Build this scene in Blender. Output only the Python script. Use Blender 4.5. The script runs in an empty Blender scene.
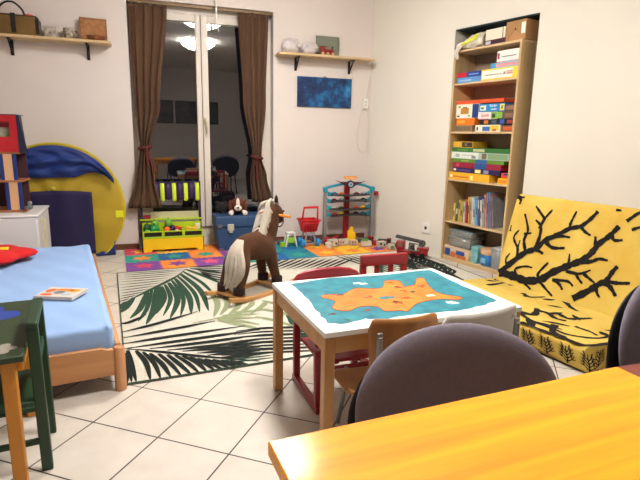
import bpy, bmesh, math, random
from mathutils import Vector, Matrix
random.seed(7)
PI=math.pi; R=math.radians
col=bpy.context.scene.collection
# ---------------------------------------------------------------- materials
def lin(c):
    return tuple((v/255/12.92 if v/255<=.04045 else ((v/255+.055)/1.055)**2.4) for v in c)+(1,)
_mats={}
def M(name,c,rough=.6,metal=0,noise=0,scale=8,bump=0,bscale=60,emit=0,alpha=1,trans=0,sheen=0,stretch=None,c2=None,coat=0,ior=1.45,spec=.5):
    if name in _mats: return _mats[name]
    m=bpy.data.materials.new(name); m.use_nodes=True; nt=m.node_tree; b=nt.nodes['Principled BSDF']
    b.inputs['Base Color'].default_value=lin(c); b.inputs['Roughness'].default_value=rough; b.inputs['Metallic'].default_value=metal
    b.inputs['IOR'].default_value=ior; b.inputs['Specular IOR Level'].default_value=spec
    if trans: b.inputs['Transmission Weight'].default_value=trans
    if sheen: b.inputs['Sheen Weight'].default_value=sheen*.12
    if coat: b.inputs['Coat Weight'].default_value=coat; b.inputs['Coat Roughness'].default_value=.15
    if alpha<1: b.inputs['Alpha'].default_value=alpha
    if emit: b.inputs['Emission Color'].default_value=lin(c); b.inputs['Emission Strength'].default_value=emit
    if noise or bump or c2:
        tc=nt.nodes.new('ShaderNodeTexCoord'); mp=nt.nodes.new('ShaderNodeMapping'); nt.links.new(tc.outputs['Object'],mp.inputs[0])
        if stretch: mp.inputs['Scale'].default_value=stretch
        if noise or c2:
            n=nt.nodes.new('ShaderNodeTexNoise'); n.inputs['Scale'].default_value=scale; n.inputs['Detail'].default_value=5; nt.links.new(mp.outputs[0],n.inputs[0])
            r=nt.nodes.new('ShaderNodeValToRGB'); r.color_ramp.elements[0].position=.3; r.color_ramp.elements[1].position=.7
            a=lin(c); d=lin(c2) if c2 else tuple(v*(1-noise) for v in a[:3])+(1,)
            r.color_ramp.elements[0].color=d; r.color_ramp.elements[1].color=a
            nt.links.new(n.outputs[0],r.inputs[0]); nt.links.new(r.outputs[0],b.inputs['Base Color'])
        if bump:
            n2=nt.nodes.new('ShaderNodeTexNoise'); n2.inputs['Scale'].default_value=bscale; n2.inputs['Detail'].default_value=3; nt.links.new(mp.outputs[0],n2.inputs[0])
            bu=nt.nodes.new('ShaderNodeBump'); bu.inputs['Strength'].default_value=bump; bu.inputs['Distance'].default_value=.01
            nt.links.new(n2.outputs[0],bu.inputs['Height']); nt.links.new(bu.outputs[0],b.inputs['Normal'])
    _mats[name]=m; return m
def wood(name,c,c2,axis='x',rough=.45,coat=0,scale=5):
    st={'x':(.25,3,3),'y':(3,.25,3),'z':(3,3,.25)}[axis]
    return M(name,c,rough,c2=c2,scale=scale,stretch=st,coat=coat)
# ---------------------------------------------------------------- geometry collector
class G:
    def __init__(s): s.v=[]; s.f=[]; s.m=[]; s.T=Matrix.Identity(4)
    def add(s,vs,fs,mi=0):
        n=len(s.v); s.v+=[s.T@Vector(p) for p in vs]; s.f+=[[i+n for i in f] for f in fs]; s.m+=[mi]*len(fs); return s
    def box(s,x0,x1,y0,y1,z0,z1,mi=0,T=None):
        vs=[(x,y,z) for x in(x0,x1) for y in(y0,y1) for z in(z0,z1)]
        if T: vs=[T@Vector(p) for p in vs]
        return s.add(vs,[(0,1,3,2),(4,6,7,5),(0,4,5,1),(2,3,7,6),(0,2,6,4),(1,5,7,3)],mi)
    def bar(s,a,b,w,h,mi=0,up=(0,0,1)):
        a=Vector(a);b=Vector(b);d=(b-a).normalized();u=Vector(up)
        if abs(d.dot(u))>.95:u=Vector((0,1,0))
        x=d.cross(u).normalized();y=x.cross(d)
        vs=[p+x*sx*w/2+y*sy*h/2 for p in(a,b) for sx,sy in((-1,-1),(1,-1),(1,1),(-1,1))]
        return s.add(vs,[(0,1,2,3)[::-1],(4,5,6,7),(0,1,5,4),(1,2,6,5),(2,3,7,6),(3,0,4,7)],mi)
    def tube(s,pts,r,n=10,mi=0,closed=False,sq=1):
        pts=[Vector(p) for p in pts]; k=len(pts); rs=r if isinstance(r,(list,tuple)) else [r]*k
        vs=[];pn=None
        for i,p in enumerate(pts):
            if closed: d=pts[(i+1)%k]-pts[i-1]
            else: d=pts[min(i+1,k-1)]-pts[max(i-1,0)]
            d.normalize()
            if pn is None: pn=d.orthogonal().normalized() if abs(d.z)>.99 else d.cross(Vector((0,0,1))).normalized()
            pn=(pn-d*pn.dot(d)).normalized(); q=d.cross(pn)
            for j in range(n):
                a=2*PI*j/n; vs.append(p+(pn*math.cos(a)+q*math.sin(a)*sq)*rs[i])
        fs=[]
        for i in range(k if closed else k-1):
            for j in range(n):
                a=i*n+j;b=i*n+(j+1)%n;c=((i+1)%k)*n+(j+1)%n;d=((i+1)%k)*n+j; fs.append((a,d,c,b))
        if not closed: fs+=[tuple(range(n)),tuple(range((k-1)*n,k*n))[::-1]]
        return s.add(vs,fs,mi)
    def lathe(s,prof,o=(0,0,0),n=24,mi=0,axis='z',sx=1,sy=1):
        o=Vector(o);vs=[];k=len(prof)
        for r,h in prof:
            r=max(r,1e-4)
            for j in range(n):
                a=2*PI*j/n;c,t=r*math.cos(a)*sx,r*math.sin(a)*sy
                vs.append(o+Vector({'z':(c,t,h),'y':(c,h,t),'x':(h,c,t)}[axis]))
        fs=[(i*n+j,i*n+(j+1)%n,(i+1)*n+(j+1)%n,(i+1)*n+j) for i in range(k-1) for j in range(n)]
        fs+=[tuple(range(n))[::-1],tuple(range((k-1)*n,k*n))]
        if axis=='y': fs=[f[::-1] for f in fs]
        return s.add(vs,fs,mi)
    def ball(s,c,r,n=12,mi=0,T=None):
        c=Vector(c); r=(r,r,r) if not isinstance(r,(tuple,list)) else r; vs=[];k=n//2+1
        for i in range(k):
            th=PI*i/(k-1)
            for j in range(n):
                a=2*PI*j/n; p=Vector((max(math.sin(th),1e-3)*math.cos(a)*r[0],max(math.sin(th),1e-3)*math.sin(a)*r[1],-math.cos(th)*r[2]))
                vs.append(c+(T@p if T else p))
        fs=[(i*n+j,i*n+(j+1)%n,(i+1)*n+(j+1)%n,(i+1)*n+j) for i in range(k-1) for j in range(n)]+[tuple(range(n))[::-1],tuple(range((k-1)*n,k*n))]
        return s.add(vs,fs,mi)
    def prism(s,poly,a,b,mi=0,plane='xy'):
        f={'xy':lambda p,h:(p[0],p[1],h),'xz':lambda p,h:(p[0],h,p[1]),'yz':lambda p,h:(h,p[0],p[1])}[plane]
        n=len(poly); vs=[f(p,a) for p in poly]+[f(p,b) for p in poly]
        return s.add(vs,[tuple(range(n))[::-1],tuple(range(n,2*n))]+[(i,(i+1)%n,n+(i+1)%n,n+i) for i in range(n)],mi)
    def surf(s,f,nu,nv,mi=0,cu=False):
        vs=[f(i/nu,j/nv) for i in range(nu+1) for j in range(nv+1)]
        fs=[(i*(nv+1)+j,(i+1)*(nv+1)+j,(i+1)*(nv+1)+j+1,i*(nv+1)+j+1) for i in range(nu) for j in range(nv)]
        return s.add(vs,fs,mi)
    def build(s,name,mats,parent=None,bevel=0,smooth=30,solid=0,subs=0,seg=2,recalc=True):
        me=bpy.data.meshes.new(name); me.from_pydata([tuple(p) for p in s.v],[],s.f)
        for m in (mats if isinstance(mats,(list,tuple)) else [mats]): me.materials.append(m)
        for p,mi in zip(me.polygons,s.m): p.material_index=mi; p.use_smooth=True
        if recalc:
            bm=bmesh.new(); bm.from_mesh(me); bmesh.ops.recalc_face_normals(bm,faces=bm.faces[:]); bm.to_mesh(me); bm.free()
        me.set_sharp_from_angle(angle=R(smooth))
        o=bpy.data.objects.new(name,me); col.objects.link(o)
        if parent: o.parent=parent
        if solid: d=o.modifiers.new('solidify','SOLIDIFY'); d.thickness=solid; d.offset=0
        if bevel: d=o.modifiers.new('bevel','BEVEL'); d.width=bevel; d.segments=seg; d.limit_method='ANGLE'; d.angle_limit=R(40); d.harden_normals=False
        if subs: d=o.modifiers.new('subdivision','SUBSURF'); d.levels=subs; d.render_levels=subs
        return o
def tag(o,label,cat,group=None):
    o['label']=label; o['category']=cat
    if group:o['group']=group
    return o
def thing(name,label,cat,loc=(0,0,0),rz=0,group=None):
    o=bpy.data.objects.new(name,None); o.empty_display_size=.1; col.objects.link(o); o.location=loc; o.rotation_euler=(0,0,rz); return tag(o,label,cat,group)
def struct(o): o['kind']='structure'; return o
def place(o,loc,rz=0): o.location=loc; o.rotation_euler=(0,0,rz); return o
def smoothline(pts,n=6):
    if len(pts)<3: 
        a,b=pts; return [tuple(a[k]+(b[k]-a[k])*i/n for k in range(len(a))) for i in range(n+1)]
    P=[pts[0]]+list(pts)+[pts[-1]]; o=[]
    for i in range(1,len(P)-2):
        for j in range(n):
            t=j/n
            o.append(tuple(.5*((2*P[i][k])+(-P[i-1][k]+P[i+1][k])*t+(2*P[i-1][k]-5*P[i][k]+4*P[i+1][k]-P[i+2][k])*t*t+(-P[i-1][k]+3*P[i][k]-3*P[i+1][k]+P[i+2][k])*t**3) for k in range(len(pts[0]))))
    o.append(tuple(pts[-1])); return o
def stroke(g,pts,w,f,mi,prof='taper',clip=None):
    """printed stroke: a strip of faces laid on the surface f(u,v)"""
    L=smoothline(pts,6); n=len(L); vs=[]
    for i,p in enumerate(L):
        a=L[max(i-1,0)];b=L[min(i+1,n-1)];dx,dy=b[0]-a[0],b[1]-a[1];l=math.hypot(dx,dy) or 1
        t=i/(n-1)
        k={'taper':.25+.75*(1-t),'leaf':max(.06,max(0,math.sin(PI*min(1,t*.9+.12)))**.65),'line':max(.25,min(1,3*t,3*(1-t))),'branch':(1-.5*t)*(1+.14*math.sin(i*1.3+L[0][0]*50)+.1*math.sin(i*2.9+L[0][1]*70))}[prof]*w/2
        for sg in(-1,1):
            u,v=p[0]-dy/l*k*sg,p[1]+dx/l*k*sg
            if clip:u=min(max(u,clip[0]),clip[1]);v=min(max(v,clip[2]),clip[3])
            vs.append(f(u,v))
    g.add(vs,[(2*i,2*i+1,2*i+3,2*i+2) for i in range(n-1)],mi)
def text_mesh(s,size,parent,loc,rot,mat,name='lettering',ext=.0006,align='CENTER'):
    cu=bpy.data.curves.new('t','FONT'); cu.body=s; cu.size=size; cu.extrude=ext; cu.align_x=align; cu.align_y='CENTER'; cu.resolution_u=3
    t=bpy.data.objects.new('t',cu); me=bpy.data.meshes.new_from_object(t); bpy.data.objects.remove(t)
    me.materials.clear(); me.materials.append(mat)
    o=bpy.data.objects.new(name,me); col.objects.link(o); o.parent=parent; o.location=loc; o.rotation_euler=rot; return o
# ---------------------------------------------------------------- frames of the room
BO=Vector((-.53,5.742,0)); BA=R(3.0); BX=Vector((math.cos(BA),math.sin(BA),0)); BY=Vector((-math.sin(BA),math.cos(BA),0))
def BP(u,v=0,z=0): p=BO+BX*u+BY*v; return (p.x,p.y,z)
CO=Vector((2.310,5.891,0)); RX=Vector((.3138,-.9495,0)).normalized(); RY=Vector((.9495,.3138,0)).normalized(); RA=math.atan2(RX.y,RX.x)
def RP(u,v=0,z=0): p=CO+RX*u+RY*v; return (p.x,p.y,z)
SU=Vector((.23270,-.97255,0)); SN=Vector((.97255,.23270,0)); SA=math.atan2(SU.y,SU.x)
S0=SN*3.7092-SU*3.915
def SP(u,v=0,z=0): p=S0+SU*u+SN*v; return (p.x,p.y,z)
# ---------------------------------------------------------------- palette
white_paint=M('white_wall_paint',(222,212,206),.85,noise=.04,scale=2,bump=.05,bscale=120)
warm_paint=M('cream_wall_paint',(230,224,212),.85,noise=.04,scale=2,bump=.05,bscale=120)
ceil_paint=M('ceiling_paint',(232,228,218),.9)
birch=wood('birch_shelf_wood',(216,190,146),(198,166,120),'x')
birch_v=wood('birch_panel_wood',(206,178,132),(184,152,106),'z')
pine=wood('pine_bed_wood',(205,150,98),(176,120,72),'x',coat=.2)
beech=wood('beech_wood',(196,146,88),(172,120,66),'z',coat=.2)
beechx=wood('beech_wood_long',(196,146,88),(172,120,66),'x',coat=.2)
black_metal=M('black_metal',(22,22,24),.4,.3)
steel=M('grey_steel',(150,150,148),.35,.8)
white_pl=M('white_plastic',(236,234,226),.4)
red_paint=M('red_lacquer',(146,26,34),.35,coat=.3)
blackc=M('black_plastic',(18,18,20),.45)
def plastic(n,c,r=.35): return M(n+'_plastic',c,r)
def card(n,c,**k): return M(n+'_card',c,.55,**k)
RUG_STROKES=[('g',0.03,[(-0.006,1.273),(0.134,1.459),(0.268,1.633),(0.394,1.801),(0.495,1.949),(0.602,2.166)]),('k',0.013,[(0.008,2.185),(0.297,2.16),(0.6,2.148)]),('k',0.013,[(0.007,2.125),(0.282,2.106),(0.57,2.102)]),('k',0.013,[(0.005,2.057),(0.261,2.039),(0.528,2.034)]),('k',0.013,[(0.004,1.984),(0.241,1.973),(0.488,1.978)]),('k',0.013,[(0.003,1.906),(0.22,1.898),(0.448,1.906)]),('k',0.013,[(0.001,1.821),(0.197,1.822),(0.402,1.839)]),('k',0.013,[(-0.001,1.734),(0.175,1.744),(0.361,1.774)]),('k',0.013,[(-0.002,1.656),(0.151,1.669),(0.313,1.698)]),('k',0.013,[(-0.004,1.574),(0.119,1.592),(0.248,1.625)]),('k',0.013,[(-0.006,1.495),(0.092,1.52),(0.196,1.559)]),('k',0.013,[(-0.007,1.426),(0.062,1.453),(0.135,1.491)]),('k',0.013,[(-0.009,1.357),(0.033,1.384),(0.077,1.415)]),('G',0.075,[(0.105,1.437),(0.044,1.215),(-0.002,1.104)]),('G',0.075,[(0.215,1.566),(0.134,1.154),(0.059,0.967)]),('G',0.075,[(0.289,1.648),(0.226,1.121),(0.152,0.811)]),('G',0.075,[(0.33,1.67),(0.316,1.33),(0.232,0.998)]),('G',0.075,[(0.399,1.76),(0.414,1.296),(0.31,0.867)]),('G',0.075,[(0.465,1.875),(0.503,1.33),(0.46,0.917)]),('G',0.075,[(0.529,2.007),(0.611,1.463),(0.585,0.937)]),('G',0.075,[(0.6,2.148),(0.721,1.855),(0.83,1.534)]),('G',0.075,[(0.637,2.174),(0.797,2.025),(0.905,1.88)]),('G',0.075,[(0.048,1.35),(0.016,1.254),(-0.006,1.176)]),('k',0.028,[(0.166,1.006),(0.055,0.894),(-0.009,0.883)]),('k',0.028,[(0.508,0.953),(0.224,0.808),(0.005,0.727)]),('k',0.028,[(0.588,0.725),(0.288,0.669),(0.008,0.627)]),('k',0.028,[(0.755,0.568),(0.305,0.552),(0.006,0.532)]),('k',0.028,[(0.83,0.472),(0.414,0.463),(0.024,0.455)]),('k',0.028,[(0.807,0.391),(0.476,0.386),(0.145,0.404)]),('k',0.028,[(0.785,0.314),(0.524,0.318),(0.238,0.347)]),('k',0.028,[(0.769,0.259),(0.557,0.267),(0.317,0.303)]),('k',0.028,[(0.754,0.206),(0.577,0.221),(0.393,0.246)]),('k',0.028,[(0.739,0.154),(0.597,0.178),(0.442,0.199)]),('k',0.028,[(0.725,0.104),(0.502,0.142)]),('k',0.02,[(0.01,0.453),(0.208,0.332),(0.4,0.2),(0.701,0.02)]),('d',0.062,[(0.023,0.426),(0.035,0.241),(0.05,-0.002)]),('d',0.062,[(0.004,0.354),(0.009,0.186),(0.007,0.003)]),('d',0.062,[(0.069,0.402),(0.111,0.212),(0.117,-0.005)]),('d',0.062,[(0.14,0.339),(0.192,0.166),(0.218,-0.013)]),('d',0.062,[(0.231,0.287),(0.28,0.132),(0.323,-0.024)]),('d',0.062,[(0.309,0.241),(0.372,0.116),(0.403,-0.017)]),('d',0.062,[(0.382,0.179),(0.446,0.071),(0.493,-0.033)]),('d',0.062,[(0.458,0.134),(0.535,0.038),(0.572,-0.04)]),('d',0.062,[(0.545,0.084),(0.592,0.04),(0.645,-0.026)]),('o',0.05,[(0.681,1.402),(0.676,1.079),(0.594,0.8)]),('o',0.05,[(0.766,1.236),(0.739,1.026),(0.642,0.82)]),('o',0.05,[(0.861,1.138),(0.796,0.947),(0.69,0.802)]),('o',0.05,[(0.936,1.048),(0.889,0.943),(0.747,0.781)]),('o',0.05,[(1.017,0.988),(0.975,0.913),(0.845,0.778)]),('o',0.05,[(0.613,0.767),(0.746,0.669),(0.855,0.556)]),('o',0.05,[(0.635,0.786),(0.889,0.678)]),('o',0.05,[(0.658,0.814),(0.911,0.755)]),('o',0.05,[(0.717,0.845),(0.969,0.828)]),('o',0.05,[(0.609,0.743),(0.73,0.601),(0.834,0.484)]),('o',0.02,[(0.441,0.74),(0.561,0.761),(0.746,0.814),(1.054,0.855)]),('o',0.045,[(1.007,1.035),(1.086,0.933),(1.225,0.788)]),('o',0.045,[(0.93,0.871),(1.053,0.737),(1.158,0.571)]),('o',0.045,[(1.048,1.177),(1.198,1.18),(1.332,1.077)]),('o',0.045,[(0.864,0.718),(0.972,0.597),(1.081,0.403)]),('k',0.024,[(0.677,0.496),(0.848,0.488),(1.025,0.442),(1.375,0.334)]),('k',0.016,[(0.652,0.443),(0.832,0.43),(1.006,0.385),(1.351,0.283)]),('k',0.024,[(0.628,0.393),(0.815,0.375),(0.986,0.33),(1.327,0.233)]),('k',0.016,[(0.604,0.343),(0.8,0.321),(0.968,0.276),(1.304,0.186)]),('k',0.024,[(0.581,0.296),(0.785,0.27),(0.95,0.225),(1.283,0.14)]),('k',0.016,[(0.56,0.251),(0.77,0.219),(0.933,0.175),(1.261,0.094)]),('k',0.024,[(0.539,0.207),(0.756,0.171),(0.915,0.127),(1.24,0.051)]),('k',0.016,[(0.518,0.164),(0.742,0.123),(0.9,0.081),(1.22,0.008)]),('G',0.03,[(0.528,0.131),(0.669,0.115),(0.815,0.104)]),('G',0.03,[(0.521,0.1),(0.66,0.083),(0.805,0.072)]),('G',0.03,[(0.514,0.069),(0.651,0.052),(0.795,0.04)]),('k',0.022,[(1.105,1.977),(1.315,2.167),(1.463,2.314)]),('k',0.022,[(1.167,1.955),(1.381,2.145),(1.531,2.291)]),('k',0.022,[(1.229,1.935),(1.446,2.123),(1.6,2.268)]),('k',0.022,[(1.291,1.914),(1.512,2.101),(1.668,2.246)]),('k',0.022,[(1.353,1.892),(1.578,2.079),(1.736,2.223)]),('k',0.022,[(1.416,1.872),(1.643,2.057),(1.805,2.201)]),('k',0.022,[(1.478,1.851),(1.709,2.035),(1.874,2.178)]),('k',0.022,[(1.541,1.829),(1.776,2.013),(1.943,2.155)]),('k',0.022,[(1.604,1.809),(1.842,1.99),(2.012,2.132)]),('k',0.022,[(1.667,1.787),(1.909,1.968),(2.08,2.109)]),('k',0.022,[(1.73,1.766),(1.975,1.946),(2.15,2.086)]),('k',0.022,[(1.793,1.744),(2.042,1.924),(2.22,2.064)]),('k',0.022,[(1.856,1.723),(2.109,1.902),(2.29,2.04)]),('k',0.022,[(2.146,2.229),(2.202,2.001),(2.264,1.684)]),('k',0.022,[(2.217,2.205),(2.271,1.978),(2.33,1.661)]),('k',0.022,[(2.288,2.182),(2.339,1.956),(2.395,1.64)]),('k',0.022,[(2.36,2.158),(2.408,1.933),(2.461,1.618)]),('k',0.022,[(2.432,2.135),(2.478,1.91),(2.527,1.595)]),('k',0.022,[(2.504,2.111),(2.547,1.887),(2.593,1.573)]),('k',0.022,[(2.575,2.088),(2.617,1.863),(2.658,1.551)]),('k',0.022,[(2.647,2.063),(2.686,1.841),(2.725,1.528)]),('k',0.022,[(2.72,2.039),(2.756,1.818),(2.791,1.507)]),('k',0.022,[(2.792,2.016),(2.826,1.794),(2.858,1.484)]),('k',0.022,[(2.865,1.992),(2.897,1.771),(2.924,1.462)]),('k',0.022,[(2.938,1.968),(2.966,1.748),(2.991,1.439)]),('k',0.03,[(2.545,1.589),(2.812,1.754),(2.836,1.574),(2.851,1.143)]),('G',0.03,[(2.593,1.573),(2.858,1.712),(2.848,1.487),(2.853,1.072)]),('k',0.03,[(2.64,1.557),(2.902,1.671),(2.86,1.403),(2.855,1.004)]),('G',0.03,[(2.688,1.542),(2.947,1.63),(2.87,1.322),(2.856,0.936)]),('k',0.03,[(2.734,1.525),(2.991,1.59),(2.881,1.242),(2.858,0.87)]),('G',0.03,[(2.781,1.51),(3.035,1.549),(2.891,1.166),(2.859,0.807)]),('k',0.02,[(0.67,2.201),(0.845,2.182),(1.021,2.103)]),('k',0.02,[(0.677,2.16),(0.831,2.108),(0.999,2.009)]),('k',0.02,[(0.684,2.119),(0.817,2.037),(0.978,1.919)]),('k',0.02,[(0.692,2.08),(0.804,1.968),(0.959,1.833)]),('k',0.02,[(0.699,2.04),(0.791,1.9),(0.939,1.75)]),('k',0.02,[(0.705,2.001),(0.779,1.835),(0.92,1.669)]),('k',0.02,[(0.713,1.962),(0.767,1.771),(0.903,1.591)]),('G',0.055,[(0.251,1.606),(0.18,1.138),(0.106,0.888)]),('G',0.055,[(0.309,1.658),(0.269,1.223),(0.191,0.902)]),('G',0.055,[(0.364,1.714),(0.364,1.313),(0.271,0.932)]),('G',0.055,[(0.432,1.817),(0.458,1.313),(0.383,0.891)]),('G',0.055,[(0.496,1.94),(0.556,1.395),(0.521,0.927)]),('G',0.055,[(0.563,2.077),(0.663,1.65),(0.698,1.211)]),('d',0.055,[(0.013,0.39),(0.022,0.213),(0.028,0.001)]),('d',0.055,[(0.105,0.37),(0.152,0.189),(0.167,-0.009)]),('d',0.055,[(0.186,0.314),(0.236,0.15),(0.271,-0.019)]),('d',0.055,[(0.271,0.264),(0.327,0.124),(0.363,-0.02)]),('d',0.055,[(0.346,0.21),(0.41,0.093),(0.447,-0.025)]),('d',0.055,[(0.42,0.156),(0.491,0.054),(0.532,-0.036)]),('d',0.055,[(0.502,0.108),(0.563,0.039),(0.608,-0.033)])]
BACK_STROKES=[(0.034,[(0.014,0.074),(0.112,0.187),(0.213,0.292),(0.292,0.339),(0.357,0.422),(0.438,0.476),(0.523,0.538),(0.603,0.571),(0.655,0.625),(0.701,0.695)]),(0.045,[(0.017,0.084),(0.168,0.085),(0.266,0.08),(0.393,0.113),(0.478,0.193),(0.581,0.266),(0.664,0.323),(0.723,0.382),(0.771,0.473),(0.825,0.537),(0.873,0.615)]),(0.02,[(0.837,0.556),(0.865,0.518),(0.921,0.528)]),(0.02,[(0.748,0.459),(0.731,0.519)]),(0.022,[(0.675,0.316),(0.753,0.343),(0.799,0.371),(0.861,0.373)]),(0.016,[(0.591,0.268),(0.575,0.359)]),(0.02,[(0.404,0.115),(0.369,0.156),(0.427,0.259)]),(0.016,[(0.191,0.091),(0.162,0.146),(0.245,0.187),(0.307,0.191)]),(0.022,[(0.286,0.338),(0.299,0.431),(0.284,0.518),(0.226,0.559)]),(0.02,[(0.279,0.497),(0.299,0.58),(0.343,0.656)]),(0.018,[(0.299,0.58),(0.194,0.666)]),(0.02,[(0.208,0.311),(0.173,0.387),(0.183,0.471),(0.115,0.594)]),(0.014,[(0.158,0.435),(0.223,0.453)]),(0.018,[(0.147,0.233),(0.137,0.307),(0.075,0.389),(0.103,0.457)]),(0.012,[(0.134,0.317),(0.139,0.38)]),(0.014,[(0.073,0.152),(0.051,0.205),(0.077,0.259)]),(0.01,[(0.024,0.433),(0.02,0.485)]),(0.018,[(0.523,0.538),(0.52,0.585),(0.541,0.673)]),(0.02,[(0.357,0.422),(0.461,0.47),(0.545,0.476)]),(0.024,[(0.352,0.417),(0.425,0.376),(0.525,0.392)]),(0.02,[(0.603,0.571),(0.641,0.54),(0.694,0.518)]),(0.026,[(0.223,0.298),(0.294,0.333),(0.367,0.315)]),(0.02,[(0.007,0.732),(0.042,0.698),(0.04,0.662)]),(0.016,[(0.007,0.732),(0.071,0.722)]),(0.034,[(0.683,0.049),(0.775,0.13),(0.846,0.204),(0.888,0.242),(0.913,0.309),(0.936,0.35)]),(0.022,[(0.89,0.233),(0.957,0.239),(1.042,0.261)]),(0.028,[(0.876,0.221),(0.926,0.199),(0.973,0.151)]),(0.018,[(0.827,0.172),(0.847,0.133),(0.871,0.113)]),(0.018,[(0.494,0.139),(0.612,0.16),(0.662,0.136)]),(0.02,[(0.514,0.144),(0.563,0.119),(0.592,0.088)]),(0.018,[(0.582,0.228),(0.688,0.236),(0.76,0.281)]),(0.018,[(0.661,0.229),(0.689,0.199),(0.726,0.172)]),(0.018,[(0.715,0.243),(0.768,0.219),(0.811,0.2)]),(0.018,[(0.396,0.104),(0.45,0.069),(0.528,0.022)]),(0.02,[(0.244,0.074),(0.341,0.023)]),(0.018,[(0.912,0.656),(0.975,0.725),(1.021,0.789)]),(0.016,[(0.959,0.604),(1.001,0.628),(1.058,0.646)]),(0.014,[(0.821,0.742),(0.859,0.74)])]
SEAT_STROKES=[(0.02,[(-0.02,-0.529),(0.034,-0.455)]),(0.02,[(0.117,-0.65),(0.083,-0.407),(0.129,-0.372)]),(0.02,[(0.038,-0.43),(-0.175,-0.138)]),(0.018,[(0.152,-0.459),(0.17,-0.362)]),(0.02,[(0.184,-0.288),(0.288,-0.344)]),(0.018,[(0.386,-0.57),(0.479,-0.604),(0.498,-0.458)]),(0.018,[(0.458,-0.646),(0.445,-0.582)]),(0.018,[(0.544,-0.548),(0.568,-0.438)]),(0.02,[(0.621,-0.398),(0.748,-0.512),(0.824,-0.555)]),(0.022,[(0.876,-1.226),(1.04,-1.233),(1.169,-1.212),(1.295,-1.177),(1.304,-0.886),(1.308,-0.688)]),(0.018,[(0.733,-1.039),(0.869,-1.103),(1.031,-1.108),(1.146,-1.11),(1.231,-0.958),(1.206,-0.714)]),(0.024,[(0.828,-1.073),(0.971,-1.244)]),(0.022,[(0.986,-1.022),(1.062,-1.152),(1.16,-1.176)]),(0.03,[(0.727,-1.02),(0.801,-0.978),(0.704,-0.82)]),(0.026,[(0.747,-0.871),(0.807,-0.849),(0.897,-0.898),(0.955,-0.868)]),(0.02,[(0.826,-0.876),(0.823,-0.716)]),(0.022,[(0.826,-0.772),(0.921,-0.806),(0.945,-0.711),(0.967,-0.625)]),(0.018,[(0.874,-0.684),(0.971,-0.75)]),(0.018,[(0.897,-1.091),(1.065,-1.063)]),(0.022,[(1.152,-0.829),(1.225,-0.875)]),(0.02,[(1.171,-0.679),(1.259,-0.756)]),(0.018,[(1.146,-0.769),(1.206,-0.714)]),(0.015,[(0.91,-1.038),(1.031,-0.941)]),(0.015,[(1.04,-0.906),(1.132,-0.899),(1.197,-0.928)]),(0.015,[(0.658,-0.646),(0.731,-0.584)])]
MOTIFS=[(0.949,0.083),(1.072,0.087),(1.204,0.089),(1.335,0.099)]
TEAL=[(-0.376,0.288),(-0.376,0.093),(-0.396,-0.095),(-0.406,-0.242),(-0.359,-0.274),(-0.253,-0.254),(-0.18,-0.284),(-0.082,-0.27),(0.064,-0.283),(0.182,-0.291),(0.283,-0.275),(0.407,-0.239),(0.404,-0.091),(0.404,0.084),(0.421,0.306),(0.294,0.303),(0.11,0.295),(-0.156,0.327)]
ORANGE=[(-0.304,0.077),(-0.24,0.07),(-0.211,0.053),(-0.115,0.122),(-0.039,0.092),(0.018,0.099),(0.08,0.189),(0.147,0.168),(0.12,0.065),(0.143,0.079),(0.189,0.087),(0.255,0.179),(0.291,0.168),(0.235,0.028),(0.223,-0.072),(0.282,-0.149),(0.244,-0.173),(0.163,-0.139),(0.046,-0.16),(-0.045,-0.23),(-0.072,-0.214),(-0.134,-0.2),(-0.138,-0.143),(-0.208,-0.12),(-0.279,-0.151),(-0.326,-0.103),(-0.278,-0.017),(-0.312,0.041)]
MARKS=[(-0.224,0.05),(-0.106,-0.013),(-0.129,-0.019),(0.08,0.078),(0.083,0.015),(-0.038,-0.115),(-0.021,-0.128),(0.031,-0.083),(0.112,-0.014),(0.089,0.154),(-0.199,-0.171),(-0.324,-0.247),(-0.353,-0.166),(0.086,0.077),(0.093,0.066),(0.212,0.056),(0.194,0.05),(0.116,-0.008),(-0.038,-0.115),(0.046,-0.078)]
LAKE=[(-0.072,-0.031),(-0.039,-0.027),(0.003,-0.044),(-0.016,-0.065),(-0.06,-0.064),(-0.081,-0.054)]
BOATS=[(-0.069,0.197),(-0.045,0.18),(0.191,-0.192),(0.162,-0.083),(0.201,-0.206)]
# ================================================================ SETTING
# floor tiles
fm=M('floor_base',(200,190,178)); nt=fm.node_tree; b=nt.nodes['Principled BSDF']
tc=nt.nodes.new('ShaderNodeTexCoord'); mp=nt.nodes.new('ShaderNodeMapping'); mp.vector_type='TEXTURE'
TO=(-.3838,2.1943); mp.inputs['Location'].default_value=(TO[0],TO[1],0); mp.inputs['Rotation'].default_value=(0,0,R(-34.42))
br=nt.nodes.new('ShaderNodeTexBrick'); br.offset=0; br.squash=1; br.inputs['Scale'].default_value=1; br.inputs['Brick Width'].default_value=.333; br.inputs['Row Height'].default_value=.333
br.inputs['Mortar Size'].default_value=.0035; br.inputs['Mortar Smooth'].default_value=.1; br.inputs['Color1'].default_value=lin((212,203,192)); br.inputs['Color2'].default_value=lin((205,196,184)); br.inputs['Mortar'].default_value=lin((52,42,36))
ns=nt.nodes.new('ShaderNodeTexNoise'); ns.inputs['Scale'].default_value=7; ns.inputs['Detail'].default_value=6
mx=nt.nodes.new('ShaderNodeMix'); mx.data_type='RGBA'; mx.blend_type='MULTIPLY'; mx.inputs[0].default_value=.35
cr=nt.nodes.new('ShaderNodeValToRGB'); cr.color_ramp.elements[0].color=(.72,.70,.66,1); cr.color_ramp.elements[1].color=(1,1,1,1); cr.color_ramp.elements[0].position=.3; cr.color_ramp.elements[1].position=.65
nt.links.new(tc.outputs['Object'],mp.inputs[0]); nt.links.new(mp.outputs[0],br.inputs[0]); nt.links.new(tc.outputs['Object'],ns.inputs[0]); nt.links.new(ns.outputs[0],cr.inputs[0])
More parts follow.
